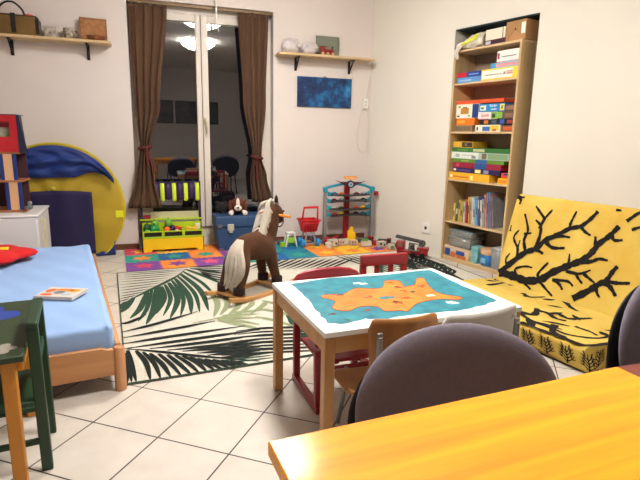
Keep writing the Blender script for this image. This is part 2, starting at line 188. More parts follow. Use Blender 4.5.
nt.links.new(br.outputs['Color'],mx.inputs[6]); nt.links.new(cr.outputs[0],mx.inputs[7]); nt.links.new(mx.outputs[2],b.inputs['Base Color'])
bp=nt.nodes.new('ShaderNodeBump'); bp.inputs['Strength'].default_value=.4; bp.inputs['Distance'].default_value=.002; bp.invert=True
nt.links.new(br.outputs['Fac'],bp.inputs['Height']); nt.links.new(bp.outputs[0],b.inputs['Normal']); b.inputs['Roughness'].default_value=.38
XL,YR,ZC=-2.45,-2.6,2.95
a=BP((XL-BO.x)/BX.x); far=BP((XL-BO.x)/BX.x,0.5); rr=(CO.y-YR)/.9495; c2=RP(rr)
g=G(); g.prism([(XL-.1,YR-.1),(c2[0]+.2,YR-.1),(CO.x+.6,CO.y-.1),(CO.x+.5,6.45),(XL-.1,6.25)],-.1,0); struct(g.build('floor',fm))
g=G(); g.prism([(XL-.1,YR-.1),(c2[0]+.2,YR-.1),(CO.x+.6,CO.y-.1),(CO.x+.5,6.45),(XL-.1,6.25)],ZC,ZC+.1); struct(g.build('ceiling',ceil_paint))
g=G(); g.box(XL-.1,XL,YR-.1,6.2,0,ZC); struct(g.build('wall_left',white_paint))
g=G(); g.box(XL-.1,c2[0]+.15,YR-.1,YR,0,ZC); struct(g.build('wall_front',white_paint))
# back wall with the recess of the French window (local frame u, v, z)
W0u,W1u,WT,REC=.127,1.640,2.575,.16
g=G(); ul=(XL-BO.x)/BX.x-.05
g.box(ul,W0u,0,.3,0,ZC); g.box(W1u,2.95,0,.3,0,ZC); g.box(W0u,W1u,0,.3,WT,ZC)
o=place(g.build('wall_back',white_paint),BO,BA); struct(o)
# right wall with the niche
N0,N1,NT=1.262,2.168,2.298
g=G(); g.box(-.05,N0,0,.34,0,ZC); g.box(N1,rr+.2,0,.34,0,ZC); g.box(N0,N1,0,.34,NT,ZC)
o=place(g.build('wall_right',warm_paint),CO,RA); struct(o)
dark_int=M('niche_shadow_paint',(40,62,62),.9)  # dark slabs added inside the niche, its shade is put into their colour
g=G(); g.box(N0-.05,N1+.05,.345,.40,0,NT+.05); g.box(N0+.001,N1-.001,.004,.338,NT-.012,NT-.001); g.box(N1-.012,N1-.001,.02,.338,.001,NT-.013); g.box(N0+.001,N1-.013,.325,.338,2.0,NT-.013); struct(place(g.build('niche_shade_lining',dark_int),CO,RA))
skirt=wood('skirting_wood',(120,72,48),(96,56,38),'x')
g=G(); g.box(ul+.1,W0u,-.012,0,0,.062); g.box(W1u,2.82,-.012,0,0,.062)
struct(place(g.build('baseboard_back',skirt),BO,BA))
# ceiling-level cornice seen at the window top
lintel=M('blind_box_cream',(214,196,160),.6)
# French window
wf=M('window_frame_white',(222,212,200),.45,noise=.04,scale=3)
g=G(); v0,v1=REC-.02,REC+.06
g.box(W0u,W0u+.06,v0,v1,0,WT); g.box(W1u-.06,W1u,v0,v1,0,WT); g.box(W0u,W1u,v0,v1,WT-.075,WT); g.box(W0u,W1u,v0,v1,0,.20)
win=struct(place(g.build('window_1',wf,bevel=.004),BO,BA))
lsash=[(.187,.862),(.866,1.58)]
dk=M('window_seal_black',(20,20,20),.5)
for (s0,s1) in lsash:
    L=.085 if s0<.5 else .062; Rr=.062 if s0<.5 else .085
    l_=.105 if s0<.5 else .07; r_=.055 if s0<.5 else .09
    g=G(); g.box(s0,s0+l_,v0-.03,v1-.02,.2,WT-.08); g.box(s1-r_,s1,v0-.03,v1-.02,.2,WT-.08); g.box(s0+l_,s1-r_,v0-.03,v1-.02,WT-.155,WT-.08); g.box(s0+l_,s1-r_,v0-.03,v1-.02,.2,.335)
    o=g.build('sash',wf,win,bevel=.006)
    g=G(); g.box(s0+l_-.002,s1-r_+.002,v0,v0+.006,.333,WT-.153); g.build('pane',M('window_glass',(255,255,255),0,trans=1,ior=1.85),o)
g=G(); g.box(.8615,.8665,v0-.042,v0-.02,.2,WT-.08); g.build('sash_seam',M('seam_grey',(110,96,80),.7),win)
g=G(); hx=.888; g.box(hx-.012,hx+.012,v0-.052,v0-.03,1.36,1.43); g.tube([(hx,v0-.05,1.405),(hx,v0-.075,1.405),(hx+.006,v0-.08,1.385),(hx+.014,v0-.08,1.26)],.010,8)
g.build('window_handle',M('handle_brass',(196,182,150),.35,.5),win,bevel=.002)
# curtain rail and pull cord
g=G(); g.box(W0u,W1u,.03,.07,WT-.03,WT-.002)
tag(place(g.build('curtain_rail',M('rail_bronze',(120,96,66),.5,.2)),BO,BA),'thin brownish curtain rail across the top of the window recess','curtain rail')
g=G(); g.tube([(1.007,-.08,ZC),(1.009,-.08,2.6),(1.013,-.08,2.42),(1.020,-.08,2.35),(1.034,-.08,2.31)],[.009,.009,.009,.007,.004],8)
tag(place(g.build('pull_cord',white_pl),BO,BA),'white cord hanging from the ceiling in front of the window','cord')
# dark yard outside the glass: ground slab
g=G(); g.box(-1.5,3.5,.35,4,-.1,-.02); struct(place(g.build('trim_2',M('terrace_concrete',(60,58,55),.9)),BO,BA))
# curtains
cm=M('curtain_brown_cloth',(90,62,42),.9,noise=.18,scale=3,bump=.15,bscale=200,sheen=.3)
tm_=M('tieback_red_cloth',(96,38,32),.85,noise=.3,scale=20)
def curtain(keys,nf,seed,label,grp,tz,tie):
    rnd=random.Random(seed); t=thing('curtain',label,'curtain',BP(0,0,0),BA,grp)
    ph=[rnd.uniform(-.5,.5) for _ in range(nf+1)]
    def yo(z): k=min(1,max(0,(tz+.35-z)/.5)) if tie>0 else 0; return .02-.13*k
    def f(a,b):
        z=keys[0][0]+(keys[-1][0]-keys[0][0])*b
        for k in range(len(keys)-1):
            if keys[k][0]+1e-6>=z>=keys[k+1][0]-1e-6:
                t_=(keys[k][0]-z)/(keys[k][0]-keys[k+1][0]); t_=t_*t_*(3-2*t_); l=keys[k][1]+(keys[k+1][1]-keys[k][1])*t_; r=keys[k][2]+(keys[k+1][2]-keys[k][2])*t_; break
        w=r-l; amp=(.009+.03*min(1,.13/w if w<.3 else .4))
        x=l+w*a; s=math.sin(a*nf*2*PI+ph[0]+.6*math.sin(b*5+a*7)); s2=math.sin(a*nf*4.3*PI+ph[1]+b*4)
        return (x+.004*s2,yo(z)+amp*s*.8+.004*s2,z)
    g=G(); g.surf(f,nf*14,46); g.build('cloth',cm,t,solid=.003,smooth=80)
    l,r=[(k[1],k[2]) for k in keys if abs(k[0]-tz)<.001][0]; cx=(l+r)/2; hw=(r-l)/2+.012
    g=G(); g.tube([(cx+math.cos(a)*hw,yo(tz)+math.sin(a)*.055,tz+.012*math.cos(a)*tie) for a in [2*PI*i/18 for i in range(18)]],.016,8,closed=True)
    g.ball((cx+hw*.2*tie,yo(tz)-.065,tz-.005),(.022,.018,.026))
    for dx,dz,ln in((-.02,-.03,.2),(.03,-.02,.26)): g.bar((cx+hw*.2*tie,yo(tz)-.06,tz),(cx+hw*.2*tie+dx*1.3+.04*tie,yo(tz)-.07,tz-ln),.022,.005)
    g.build('tieback',tm_,t)
    g=G()
    for i in range(6): 
        x=keys[0][1]+(keys[0][2]-keys[0][1])*(i+.5)/6; g.tube([(x,.05+.016*math.cos(q),keys[0][0]+.005+.016*math.sin(q)) for q in [2*PI*k/10 for k in range(10)]],.003,6,closed=True)
    g.build('curtain_hook',steel,t)
curtain([(2.53,.14,.52),(1.55,.155,.415),(1.10,.188,.288),(.75,.13,.32),(.465,.045,.375)],4,3,'brown curtain left of the window, tied in and flaring below','window curtains',1.10,1)
curtain([(2.54,1.255,1.59),(1.64,1.298,1.56),(1.0,1.40,1.50),(.78,1.37,1.56),(.485,1.39,1.63)],4,9,'brown curtain right of the window, tied in waist-high above the blue trunk','window curtains',1.0,-1)
# ceiling lamps
glow=M('lamp_glass_glow',(255,251,247),.3,emit=40)
for i,(x,y) in enumerate([(.72,3.75),(.95,1.75)]):
    t=thing('ceiling_lamp',['round white ceiling lamp nearer the window','round white ceiling lamp over the orange desk'][i],'lamp',(x,y,ZC),0,'ceiling lamps')
    g=G(); g.lathe([(.08,0),(.1,-.02),(.1,-.05)]); g.build('ceiling_mount',white_pl,t)
    g=G(); g.lathe([(.30,-.055),(.305,-.065),(.26,-.10),(.2,-.135),(.12,-.16),(.04,-.17),(.001,-.171)],n=40); g.build('lamp_shade',glow,t,smooth=80)
# pictures and sideboard on the wall behind the camera (mirrored in the window)
pm=M('dim_poster',(58,60,52),.5,c2=(120,116,100),scale=6)
for i,(x0,x1) in enumerate([(-1.6,-.5),(-.4,.9),(1.0,2.1)]):
    t=thing('wall_picture',['dark landscape poster, leftmost of three mirrored in the window','dark broad poster, middle of three mirrored in the window','dark poster with pale note, rightmost of three mirrored in the window'][i],'picture',(0,YR,0),0,'posters on the far wall')
    g=G(); g.box(x0,x1,.002,.02,1.55,2.1); g.build('print',pm,t); g=G()
    for q in((x0-.02,x1+.02,1.53,1.55),(x0-.02,x1+.02,2.1,2.12),(x0-.02,x0,1.55,2.1),(x1,x1+.02,1.55,2.1)): g.box(q[0],q[1],.002,.03,q[2],q[3])
    g.build('frame',blackc,t)
# ---------------------------------------------------------------- wall shelves (back wall)
def wall_shelf(u0,u1,z,d,br_u,label):
    t=thing('wall_shelf',label,'shelf',BP(0,0,0),BA)
    g=G(); g.box(u0,u1,-d,-.001,z-.024,z); g.build('board',birch,t,bevel=.002)
    for u in br_u:
        g=G(); g.box(u-.014,u+.014,-.006,-.0005,z-.165,z-.025); g.box(u-.014,u+.014,-d*.8,-.001,z-.03,z-.024); g.prism([(-.004,z-.155),(-.012,z-.16),(-d*.75,z-.03),(-d*.7,z-.03),(-.004,z-.13)],u-.006,u+.006,plane='yz'); g.build('bracket',black_metal,t)
wall_shelf(-1.75,-.03,2.117,.2,(-.915,-.25),'pale wooden wall shelf on black brackets above the play tent')
wall_shelf(1.66,2.795,2.138,.2,(1.897,2.55),'pale wooden wall shelf on black brackets above the galaxy picture')
# ================================================================ ITEMS ON THE WALL SHELVES
SZ=2.117
# handbag
t=thing('handbag','brown leather handbag with black arched handle on the left wall shelf','bag',BP(-.83,-.1,SZ+.001),BA)
g=G(); g.prism([(-.2,.01),(-.19,0),(.17,0),(.19,.02),(.185,.10),(.16,.165),(.13,.178),(-.15,.185),(-.19,.16)],-.06,.06,plane='xz')
g.build('bag_body',M('olive_leather',(122,92,42),.5,noise=.35,scale=6),t,bevel=.018,seg=3)
g=G(); g.tube(smoothline([(-.15,-.03,.17),(-.14,-.03,.23),(-.08,-.03,.285),(-.01,-.03,.285),(.05,-.03,.23),(.07,-.03,.17)],5),.009,8); g.build('handle',blackc,t)
g=G(); g.box(-.045,-.005,-.066,-.06,.02,.19); g.lathe([(.022,-.075),(.022,-.064)],(-.025,0,.09),14,axis='y'); g.box(-.19,.17,-.062,.062,.168,.176); g.box(.155,.185,-.064,.064,.02,.15); g.build('strap',M('bag_strap_black',(34,26,22),.5),t,bevel=.002)
g=G(); g.ball((.09,0,.186),(.05,.03,.014)); g.build('ribbon',M('coral_cloth',(226,92,62),.7),t)
# glass frame/jar
t=thing('candle_holder','small square glass candle holder standing next to the handbag','candle holder',BP(-.56,-.1,SZ+.001),BA)
g=G(); g.box(-.055,.055,-.012,.012,0,.105); g.build('glass_block',M('silver_frame',(176,168,158),.35,.3),t,bevel=.003)
g=G(); g.box(-.043,.043,-.0135,-.011,.013,.092); g.build('print',M('frame_print',(214,204,194),.3,c2=(120,104,92),scale=28),t)
g=G(); g.box(-.02,.02,.012,.05,0,.006); g.bar((0,.04,0),(0,.012,.07),.02,.004); g.build('stand',blackc,t)
# patterned mug
t=thing('mug','dark patterned mug on the left wall shelf beside the wooden box panel','mug',BP(-.40,-.1,SZ+.001),BA)
g=G(); g.lathe([(.045,0),(.05,.01),(.053,.10),(.05,.102),(.046,.10),(.044,.012),(.001,.01)],n=24); g.build('cup',M('mug_pattern',(70,58,50),.4,c2=(190,176,158),scale=40),t,smooth=60)
g=G(); g.tube([(.05+.03*math.sin(q),0,.05+.03*math.cos(q)) for q in [PI*k/8 for k in range(9)]],.006,8); g.build('handle',M('mug_brown',(96,66,44),.4),t)
t=thing('cork_board','square woven brown panel leaning on the wall at the end of the left shelf','panel',BP(-.18,-.05,SZ+.001),BA)
g=G(); g.prism([(-.125,.0),(.115,0),(.115,.215),(-.125,.225)],-.02,.0,plane='xz'); g.build('panel',M('woven_panel',(176,128,84),.8,c2=(150,100,60),scale=30,bump=.5,bscale=150),t,bevel=.003)
g=G(); g.box(-.127,.117,-.024,-.018,.0,.012); g.box(-.127,.117,-.024,-.018,.205,.217); g.box(-.127,-.115,-.024,-.018,.0,.215); g.box(.105,.117,-.024,-.018,.0,.215); g.build('edge_band',M('woven_edge',(140,94,56),.8),t)
g=G(); g.lathe([(.05,0),(.075,.01),(.085,.042),(.08,.044),(.07,.014),(.001,.008)],n=24)
tag(place(g.build('wooden_bowl',wood('bowl_wood',(140,84,50),(110,60,34),'x'),smooth=60),BP(-.16,-.135,SZ+.001),BA),'shallow brown wooden bowl in front of the woven panel','bowl')
# right wall shelf
SZ=2.138
pb=M('clear_plastic_bag',(236,226,226),.2,trans=.35,noise=.1,scale=22,bump=.6,bscale=60)
for u,w,h,lb in((1.81,.105,.165,'puffy clear plastic bag, left of the two on the right shelf'),(2.03,.09,.14,'puffy clear plastic bag touching the grey panel')):
    g=G(); rnd=random.Random(int(u*100)); ph=[rnd.uniform(0,6) for _ in range(6)]
    def f(a,b): 
        th=PI*b; q=2*PI*a; k=1+.08*math.sin(5*q+ph[0]+3*th)+.07*math.sin(9*q+ph[1]-5*th)+.05*math.cos(7*th+ph[2]+2*q)
        r=math.sin(th)**.6 if b>0 and b<1 else 0
        return (w*r*k*math.cos(q),.07*r*k*math.sin(q),h*.5-h*.5*math.cos(th)*(.94 if b<.5 else 1)+h*0)
    g.surf(f,30,20); zmin=min(p.z for p in g.v); g.v=[Vector((p.x,p.y,p.z-zmin)) for p in g.v]
    o=place(g.build('plastic_bag',pb,smooth=50),BP(u,-.1,SZ+.001),BA); tag(o,lb,'bag','plastic bags on the right shelf')
g=G(); g.prism([(-.14,0),(.14,0),(.14,.225),(-.14,.225)],-.012,0,plane='xz'); 
t=thing('grey_panel','grey-green square board leaning on the wall on the right shelf','panel',BP(2.265,-.03,SZ+.001),BA); g.build('panel',M('greygreen_board',(118,124,108),.7,noise=.1,scale=8),t,bevel=.002)
g=G(); g.box(-.15,.16,-.035,0,-.0005,.006); g.build('ledge',M('panel_ledge',(70,66,58),.6),t)
t=thing('toy_train','small dark red wooden toy train standing before the grey panel','toy train',BP(2.23,-.13,SZ+.001),BA)
tr=M('toy_dark_red',(130,32,30),.4)
g=G(); g.box(-.09,.09,-.02,.02,.02,.034); g.lathe([(.018,-.02),(.018,.075)],(0,0,.052),16,axis='x'); g.build('chassis',tr,t,bevel=.003)
g=G(); g.box(-.085,-.025,-.022,.022,.034,.088); g.box(-.092,-.018,-.026,.026,.088,.096); g.build('cab',tr,t,bevel=.003)
g=G(); g.lathe([(.007,.07),(.007,.09),(.011,.1)],(.06,0,0),12); g.build('chimney',blackc,t)
for x in(-.06,0,.06):
    for y in(-.024,.024): g=G(); g.lathe([(.018,y-.004),(.018,y+.004)],(x,0,.018),14,axis='y'); g.build('wheel',M('train_wheel',(190,160,120),.5),t)
# galaxy canvas
gm=M('galaxy_print',(20,60,104),.5); nt=gm.node_tree; b=nt.nodes['Principled BSDF']; tc=nt.nodes.new('ShaderNodeTexCoord'); n=nt.nodes.new('ShaderNodeTexNoise'); n.inputs['Scale'].default_value=5.5; n.inputs['Detail'].default_value=8; n.inputs['Roughness'].default_value=.65
r=nt.nodes.new('ShaderNodeValToRGB'); e=r.color_ramp.elements; e[0].position=.38; e[0].color=lin((10,28,66)); e[1].position=.76; e[1].color=lin((84,160,204)); q=e.new(.49); q.color=lin((14,50,98)); q=e.new(.60); q.color=lin((26,104,156))
v=nt.nodes.new('ShaderNodeTexVoronoi'); v.inputs['Scale'].default_value=55; r2=nt.nodes.new('ShaderNodeValToRGB'); r2.color_ramp.elements[0].position=.0; r2.color_ramp.elements[0].color=(1,1,1,1); r2.color_ramp.elements[1].position=.12; r2.color_ramp.elements[1].color=(0,0,0,1)
mx=nt.nodes.new('ShaderNodeMix'); mx.data_type='RGBA'; mx.blend_type='ADD'; mx.inputs[0].default_value=.5
for a_,b_ in((tc.outputs['Object'],n.inputs[0]),(tc.outputs['Object'],v.inputs[0]),(n.outputs[0],r.inputs[0]),(v.outputs['Distance'],r2.inputs[0]),(r.outputs[0],mx.inputs[6]),(r2.outputs[0],mx.inputs[7]),(mx.outputs[2],b.inputs['Base Color'])): nt.links.new(a_,b_)
t=thing('wall_picture','starry dark blue galaxy picture on the wall under the right shelf','picture',BP(2.25,0,1.75),BA)
g=G(); g.box(-.333,.333,-.02,-.002,-.167,.167); g.build('canvas',gm,t,bevel=.003)
g=G(); g.box(-.02,.02,-.016,-.004,.167,.18); g.build('hanger',steel,t)
# cord with plug box
t=thing('electric_cord','white looped electric cord with a small plug box near the room corner','cord',BP(0,0,0),BA)
g=G(); L=smoothline([(2.835,-.008,2.10),(2.832,-.008,1.95),(2.805,-.012,1.80),(2.782,-.02,1.70),(2.76,-.02,1.63),(2.723,-.012,1.546),(2.681,-.01,1.274),(2.70,-.01,1.119),(2.76,-.01,1.068),(2.815,-.01,1.12),(2.822,-.01,1.456),(2.79,-.015,1.62)],6); g.tube(L,.0055,8); g.build('wire',M('cord_white',(214,206,196),.5),t)
g=G(); g.box(2.735,2.80,-.035,-.001,1.585,1.70); g.build('plug_box',white_pl,t,bevel=.005)
g=G(); g.lathe([(.008,-.038),(.008,-.034)],(2.768,0,1.66),10,axis='y'); g.lathe([(.008,-.038),(.008,-.034)],(2.768,0,1.625),10,axis='y'); g.build('socket_hole',M('socket_grey',(150,140,128),.5),t)
# outlet on the right wall
t=thing('wall_outlet','white square wall outlet left of the bookcase','outlet',RP(1.035,0,.288),RA)
g=G(); g.box(-.062,.062,-.012,-.0005,-.060,.060); g.build('cover_plate',white_pl,t,bevel=.004)
g=G(); g.lathe([(.02,-.0135),(.02,-.0115)],(0,0,0),16,axis='y'); g.build('socket',M('socket_dark',(84,72,62),.5),t)
# ================================================================ DOLL'S HOUSE ON WHITE CABINET
t=thing('cabinet','white low cabinet standing beyond the head of the bed under the doll house','cabinet',(-1.11,4.62,0),R(4.5))
wl_=M('cabinet_white',(226,222,220),.4)
g=G(); g.box(-.9,0,0,.62,.02,.545); g.build('body',wl_,t,bevel=.004)
g=G(); g.box(-.91,.012,-.012,.63,.546,.566); g.build('cabinet_top',wl_,t,bevel=.008)
for x in(-.9,-.45):
    g=G(); g.box(x+.006,x+.444,-.016,-.001,.03,.54); o=g.build('door',wl_,t,bevel=.003); g=G(); hx=x+(.40 if x<-.6 else .05); g.tube([(hx,-.017,.32),(hx,-.04,.32),(hx,-.04,.42),(hx,-.017,.42)],.005,8); g.build('handle',steel,o)
g=G(); g.tube(smoothline([(.004,.1,.50),(.03,.1,.505),(.035,.1,.47),(.035,.1,.05)],4),.007,8); g.build('side_rail',M('cream_rail',(214,200,150),.4),t)
t=thing('doll_house','tall doll house with red roof and blue posts on the white cabinet','doll house',(-1.235,4.8,.567),R(2))
rd=M('dollhouse_red',(176,24,34),.5); bl=M('dollhouse_blue',(24,52,120),.5); navy=M('dollhouse_navy',(26,30,58),.55); flo=wood('dollhouse_floor_wood',(172,112,70),(140,86,52),'x'); pal=M('dollhouse_post_tan',(216,168,124),.6)
for k,(z0,z1) in enumerate([(.0,.02),(.255,.272),(.49,.505)]): 
    g=G(); g.box(-.6,.005 if k<2 else .0,-.01,.26,z0,z1); g.build('floor_board',flo,t,bevel=.002)
for (z0,z1,dx) in((.021,.254,-.012),(.273,.489,-.035)):
    for x in(-.06,-.42):
        g=G(); g.box(x+dx-.035,x+dx+.03,-.006,.01,z0,z1); g.build('wall_strip',pal,t)
        for q in(-.062,.032): g=G(); g.box(x+dx+q,x+dx+q+.028,-.008,.012,z0,z1); g.build('post',bl,t)
g=G(); g.box(-.6,-.01,.24,.255,.021,.489); g.build('back_panel',M('dollhouse_dark_back',(70,34,40),.7),t)
# attic front with a window opening
g=G(); x0,x1,z0,z1=-.6,-.005,.506,.805; wx0,wx1,wz0,wz1=-.33,-.06,.63,.74
g.box(x0,wx0,-.012,.0,z0,z1); g.box(wx1,x1,-.012,.0,z0,z1); g.box(wx0,wx1,-.012,0,z0,wz0); g.box(wx0,wx1,-.012,0,wz1,z1); g.build('attic_front',rd,t)
g=G(); g.box(wx0-.01,wx1+.01,-.02,-.012,wz1-.004,wz1+.012); g.box(wx0,wx1,.0,.015,wz1-.035,wz1); g.build('window_hood',M('dollhouse_dark_red',(120,16,24),.5),t)
g=G(); g.box(wx0-.05,wx1+.03,.03,.034,wz0-.04,wz1); g.build('attic_picture',M('meadow_print',(214,214,196),.6,c2=(86,128,52),scale=14),t)
g=G(); g.add([(-.004,-.014,.807),(.015,-.014,.805),(.062,-.01,.50),(-.004,-.01,.50),(-.03,.25,.807),(-.02,.25,.805),(-.03,.25,.50),(.0,.25,.50)],[(0,1,2,3),(4,7,6,5) if 0 else (4,6,7,5),(0,4,5,1),(1,5,7,2),(2,7,6,3),(3,6,4,0)]); g.build('roof_side',navy,t)
g=G(); g.box(-.6,-.004,-.012,.25,.806,.812); g.build('roof_top',navy,t)
for x,c,lb in((-.10,(150,40,44),'red'),):
    pass
g=G(); g.ball((.03,-.0,.045),(.028,.024,.022)); g.ball((.035,0,.08),(.018,.018,.018))
tag(place(g.build('toy_figure',M('figure_grey',(150,150,146),.4,c2=(60,90,90),scale=30)),(-1.225,4.765,.568),R(2)),'tiny grey toy figure at the right edge of the doll house ground floor','toy figure')
g=G(); g.ball((0,0,.03),(.03,.02,.03)); g.lathe([(.014,.05),(.016,.07),(.001,.09)],(0,0,0),10)
tag(place(g.build('toy_figure',M('figure_red',(150,34,40),.5)),(-1.36,4.93,.588),0),'small red doll figure inside the doll house ground floor','toy figure')
# ================================================================ POP-UP PLAY TENT
t=thing('play_tent','round pop-up play tent, mustard yellow with blue hood and navy door','tent',BP(-.55,-.26,0),BA)
mus=M('tent_mustard',(176,148,34),.6,noise=.15,scale=5,sheen=.2); tb=M('tent_blue',(24,52,124),.6,noise=.35,scale=7,bump=.3,bscale=18); nv=M('tent_navy',(34,26,70),.7,noise=.2,scale=4); rimm=M('tent_rim_yellow',(196,178,40),.5)
cx,cz,rx,rz=-.05,.50,.61,.635
def edge(q): # outline of the front disc
    x=cx+math.cos(q)*rx; z=cz+math.sin(q)*rz
    if z<.014: z=.014
    return x,z
g=G(); NQ=56
def f(a,b):
    q=2*PI*a; x,z=edge(q); k=math.sin(b*PI/2)
    return (cx+(x-cx)*k, -.05*math.cos(b*PI/2)+.012*math.sin(9*q+4*b)*k*(1-k)*3, cz+(z-cz)*k)
g.surf(f,NQ,10); 
def fb(a,b):
    q=2*PI*a; x,z=edge(q); k=math.cos(b*PI/2); return (cx+(x-cx)*k,.20*math.sin(b*PI/2),cz+(z-cz)*k)
g.surf(fb,NQ,6); g.build('tent_shell',mus,t,smooth=80)
g=G(); g.tube([(edge(2*PI*i/NQ)[0],0,edge(2*PI*i/NQ)[1]) for i in range(NQ)],.011,8,closed=True); g.build('wire_rim',rimm,t,smooth=80)
# blue hood: gathered cloth over the upper part
g=G()
def fh(a,b):
    x=-.52+1.0*a; zt=cz+math.sqrt(max(0,1-((x-cx)/.60)**2))*.62
    K_=[(-.6,.80),(-.28,.808),(.13,.815),(.22,.85),(.31,.862),(.40,.83),(.485,.745)]
    for (xa,za),(xb,zb_) in zip(K_,K_[1:]):
        if xa<=x<=xb: zb=za+(zb_-za)*(x-xa)/(xb-xa)
    zb=min(zt-.01,zb)
    z=zb+(zt-zb)*b; fold=.026*math.sin(b*15+5*a+2*math.sin(a*6))+.024*math.sin(a*26+b*5+2*math.sin(b*8))
    return (x,-.075-.035*math.sin(PI*b)+fold*.7*math.sin(PI*min(1,b*1.05)),z)
g.surf(fh,44,26); g.build('hood',tb,t,smooth=80,solid=.003)
g=G(); 
def fd(a,b): 
    x=-.42+.69*a; top=.665+.02*math.sin(a*3); return (x,-.065+.006*math.sin(a*17)*b,.05+(top-.05)*b)
g.surf(fd,24,14); g.build('door_flap',nv,t,smooth=80,solid=.003)
g=G(); g.box(.475,.545,-.028,-.018,.40,.47); g.build('tag_patch',M('tent_lime_tag',(216,216,30),.5),t)
g=G(); g.box(-.08,-.05,-.075,-.066,.70,.725); g.build('tie_button',M('tent_button',(196,200,60),.5),t)
g=G(); g.surf(lambda a,b:(.20+.25*a,-.012-.01*math.sin(6*a),.008+(.012+.14*a*a)*b),16,4); g.build('skirt_blue',tb,t,smooth=80,solid=.004)
# ================================================================ BED
BR=R(7); BL=Vector((-.294,2.478,0)); bx=Vector((math.cos(BR),math.sin(BR),0)); 
# bed frame local: x to the left is negative, y runs away from the camera
t=thing('bed_frame','low pine bed frame with rounded posts at the left','bed',(BL.x,BL.y,0),R(11))
LB=2.10; WB=1.0
for x,y in((0,0),(0,LB),(-WB,0),(-WB,LB)):
    g=G(); g.lathe([(.026,0),(.028,.008),(.028,.218),(.022,.226)],(x,y,0),20); g.build('post',wood('pine_post',(206,152,104),(180,122,78),'z',coat=.2),t,smooth=50)
g=G(); g.prism([(-WB+.02,.085),(-.02,.085),(-.02,.218),(-.055,.220),(-.075,.232),(-WB+.075,.232),(-WB+.055,.220),(-WB+.02,.218)],-.013,.013,plane='xz'); g.build('foot_board',pine,t,bevel=.003)
g=G(); g.box(-WB+.02,-.02,LB-.013,LB+.013,.085,.235); g.build('head_board',pine,t,bevel=.003)
pine_y=wood('pine_side',(205,150,98),(176,120,72),'y',coat=.2)
for x in(0,-WB): 
    g=G(); g.box(x-.012,x+.012,.02,LB-.02,.10,.235); g.build('side_rail',pine_y,t,bevel=.003)
for k in range(10):
    g=G(); y=.15+k*.2; g.box(-WB+.013,-.013,y,y+.07,.13,.15); g.build('slat',pine,t)
# mattress under a pale blue fitted sheet
bm_=M('sheet_pale_blue',(148,180,226),.85,noise=.08,scale=3,bump=.25,bscale=9,sheen=.2)
g=G(); x0,x1,y0,y1,z0,z1=-WB+.02,-.018,.018,LB-.02,.152,.328
def msurf(a,b):
    x=x0+(x1-x0)*a; y=y0+(y1-y0)*b
    return (x,y,z1+.006*math.sin(x*9+y*3)*math.sin(y*7)+.003*math.sin(x*31+y*17))
N=40; g.surf(msurf,N,N)
ring=[i*(N+1) for i in range(N+1)]+[N*(N+1)+j for j in range(1,N+1)]+[i*(N+1)+N for i in range(N-1,-1,-1)]+[j for j in range(N-1,0,-1)]
nv_=len(g.v); top=[g.v[i].copy() for i in ring]
cxm,cym=(x0+x1)/2,(y0+y1)/2
lower=[Vector((p.x+(.008 if p.x>cxm else -.008)*(abs(p.x-cxm)>.4),p.y,z0)) for p in top]
g.v+=lower; k=len(ring)
g.f+=[[ring[i],ring[(i+1)%k],nv_+(i+1)%k,nv_+i] for i in range(k)]+[[nv_+i for i in range(k)]]; g.m+=[0]*(k+1)
o=g.build('mattress',bm_,bevel=.028,seg=4,smooth=50); place(o,(BL.x,BL.y,0),R(11)); tag(o,'mattress in a pale blue fitted sheet lying in the low bed frame','mattress')
def bedp(x,y,z=.336): c,s=math.cos(R(11)),math.sin(R(11)); return (BL.x+x*c-y*s,BL.y+x*s+y*c,z)
# red flower cushion with yellow stripe
t=thing('flower_cushion','red lobed plush cushion with a yellow stripe lying on the blue bed','cushion',(-1.26,3.98,.337),R(12))
def blob(lobes,h,n=64,m=8,ex=1):
    def rr_(q): return lobes(q)
    def f(a,b):
        q=2*PI*a; r_=rr_(q)
        if b<=.5: k=math.sin(b*PI); z=h*(1+math.cos(b*PI))*.5+h*0
        ang=PI*b; return (r_*math.sin(ang)**.7*math.cos(q),r_*math.sin(ang)**.7*math.sin(q)*ex,h*.5+h*.5*math.cos(ang)) if 0<b<1 else (0,0,h if b==0 else 0)
    g=G(); g.surf(f,n,m); return g
g=blob(lambda q:.25*(1+.13*math.cos(5*q)),.085); g.build('plush',M('plush_red',(208,22,26),.9,noise=.12,scale=12,sheen=.4),t,smooth=80)
g=G(); g.surf(lambda a,b:(-.26+.36*a,-.045+.09*b+.01*math.sin(a*6),.088+.004*math.sin(PI*b)-.10*max(0,(abs(a-.5)-.25))**2),14,4); g.build('stripe',M('plush_yellow',(244,196,40),.8),t,solid=.006,smooth=80)
# picture book on the bed
t=thing('picture_book','thin hardcover picture book with orange pictures lying on the blue bed','book',(-.64,3.03,.3375),R(-20))
g=G(); g.box(-.11,.11,-.085,.085,0,.004); g.box(-.11,.11,-.085,.085,.014,.018); g.box(-.112,-.108,-.085,.085,0,.018); g.build('cover',M('book_cover_white',(214,206,196),.4,c2=(196,190,186),scale=9),t,bevel=.001)
g=G(); g.box(-.107,.107,-.082,.082,.0042,.0138); g.build('pages',M('page_edge',(222,214,200),.8),t)
for (x,y,a_,b_,c) in((.0,.04,.06,.02,(236,140,40)),(-.075,.02,.025,.035,(214,110,60)),(-.06,-.05,.035,.02,(230,96,40)),(.06,.035,.03,.03,(232,170,60)),(-.01,-.005,.03,.03,(120,120,124)),(.05,-.04,.03,.015,(170,190,200))):
    g=G(); g.lathe([(1,.0181),(1,.0184)],(0,0,0),12); g.v=[Vector((x+p.x*a_,y+p.y*b_,p.z)) for p in g.v]; g.build('cover_picture',M('print_%d_%d_%d'%c,c,.5),t)
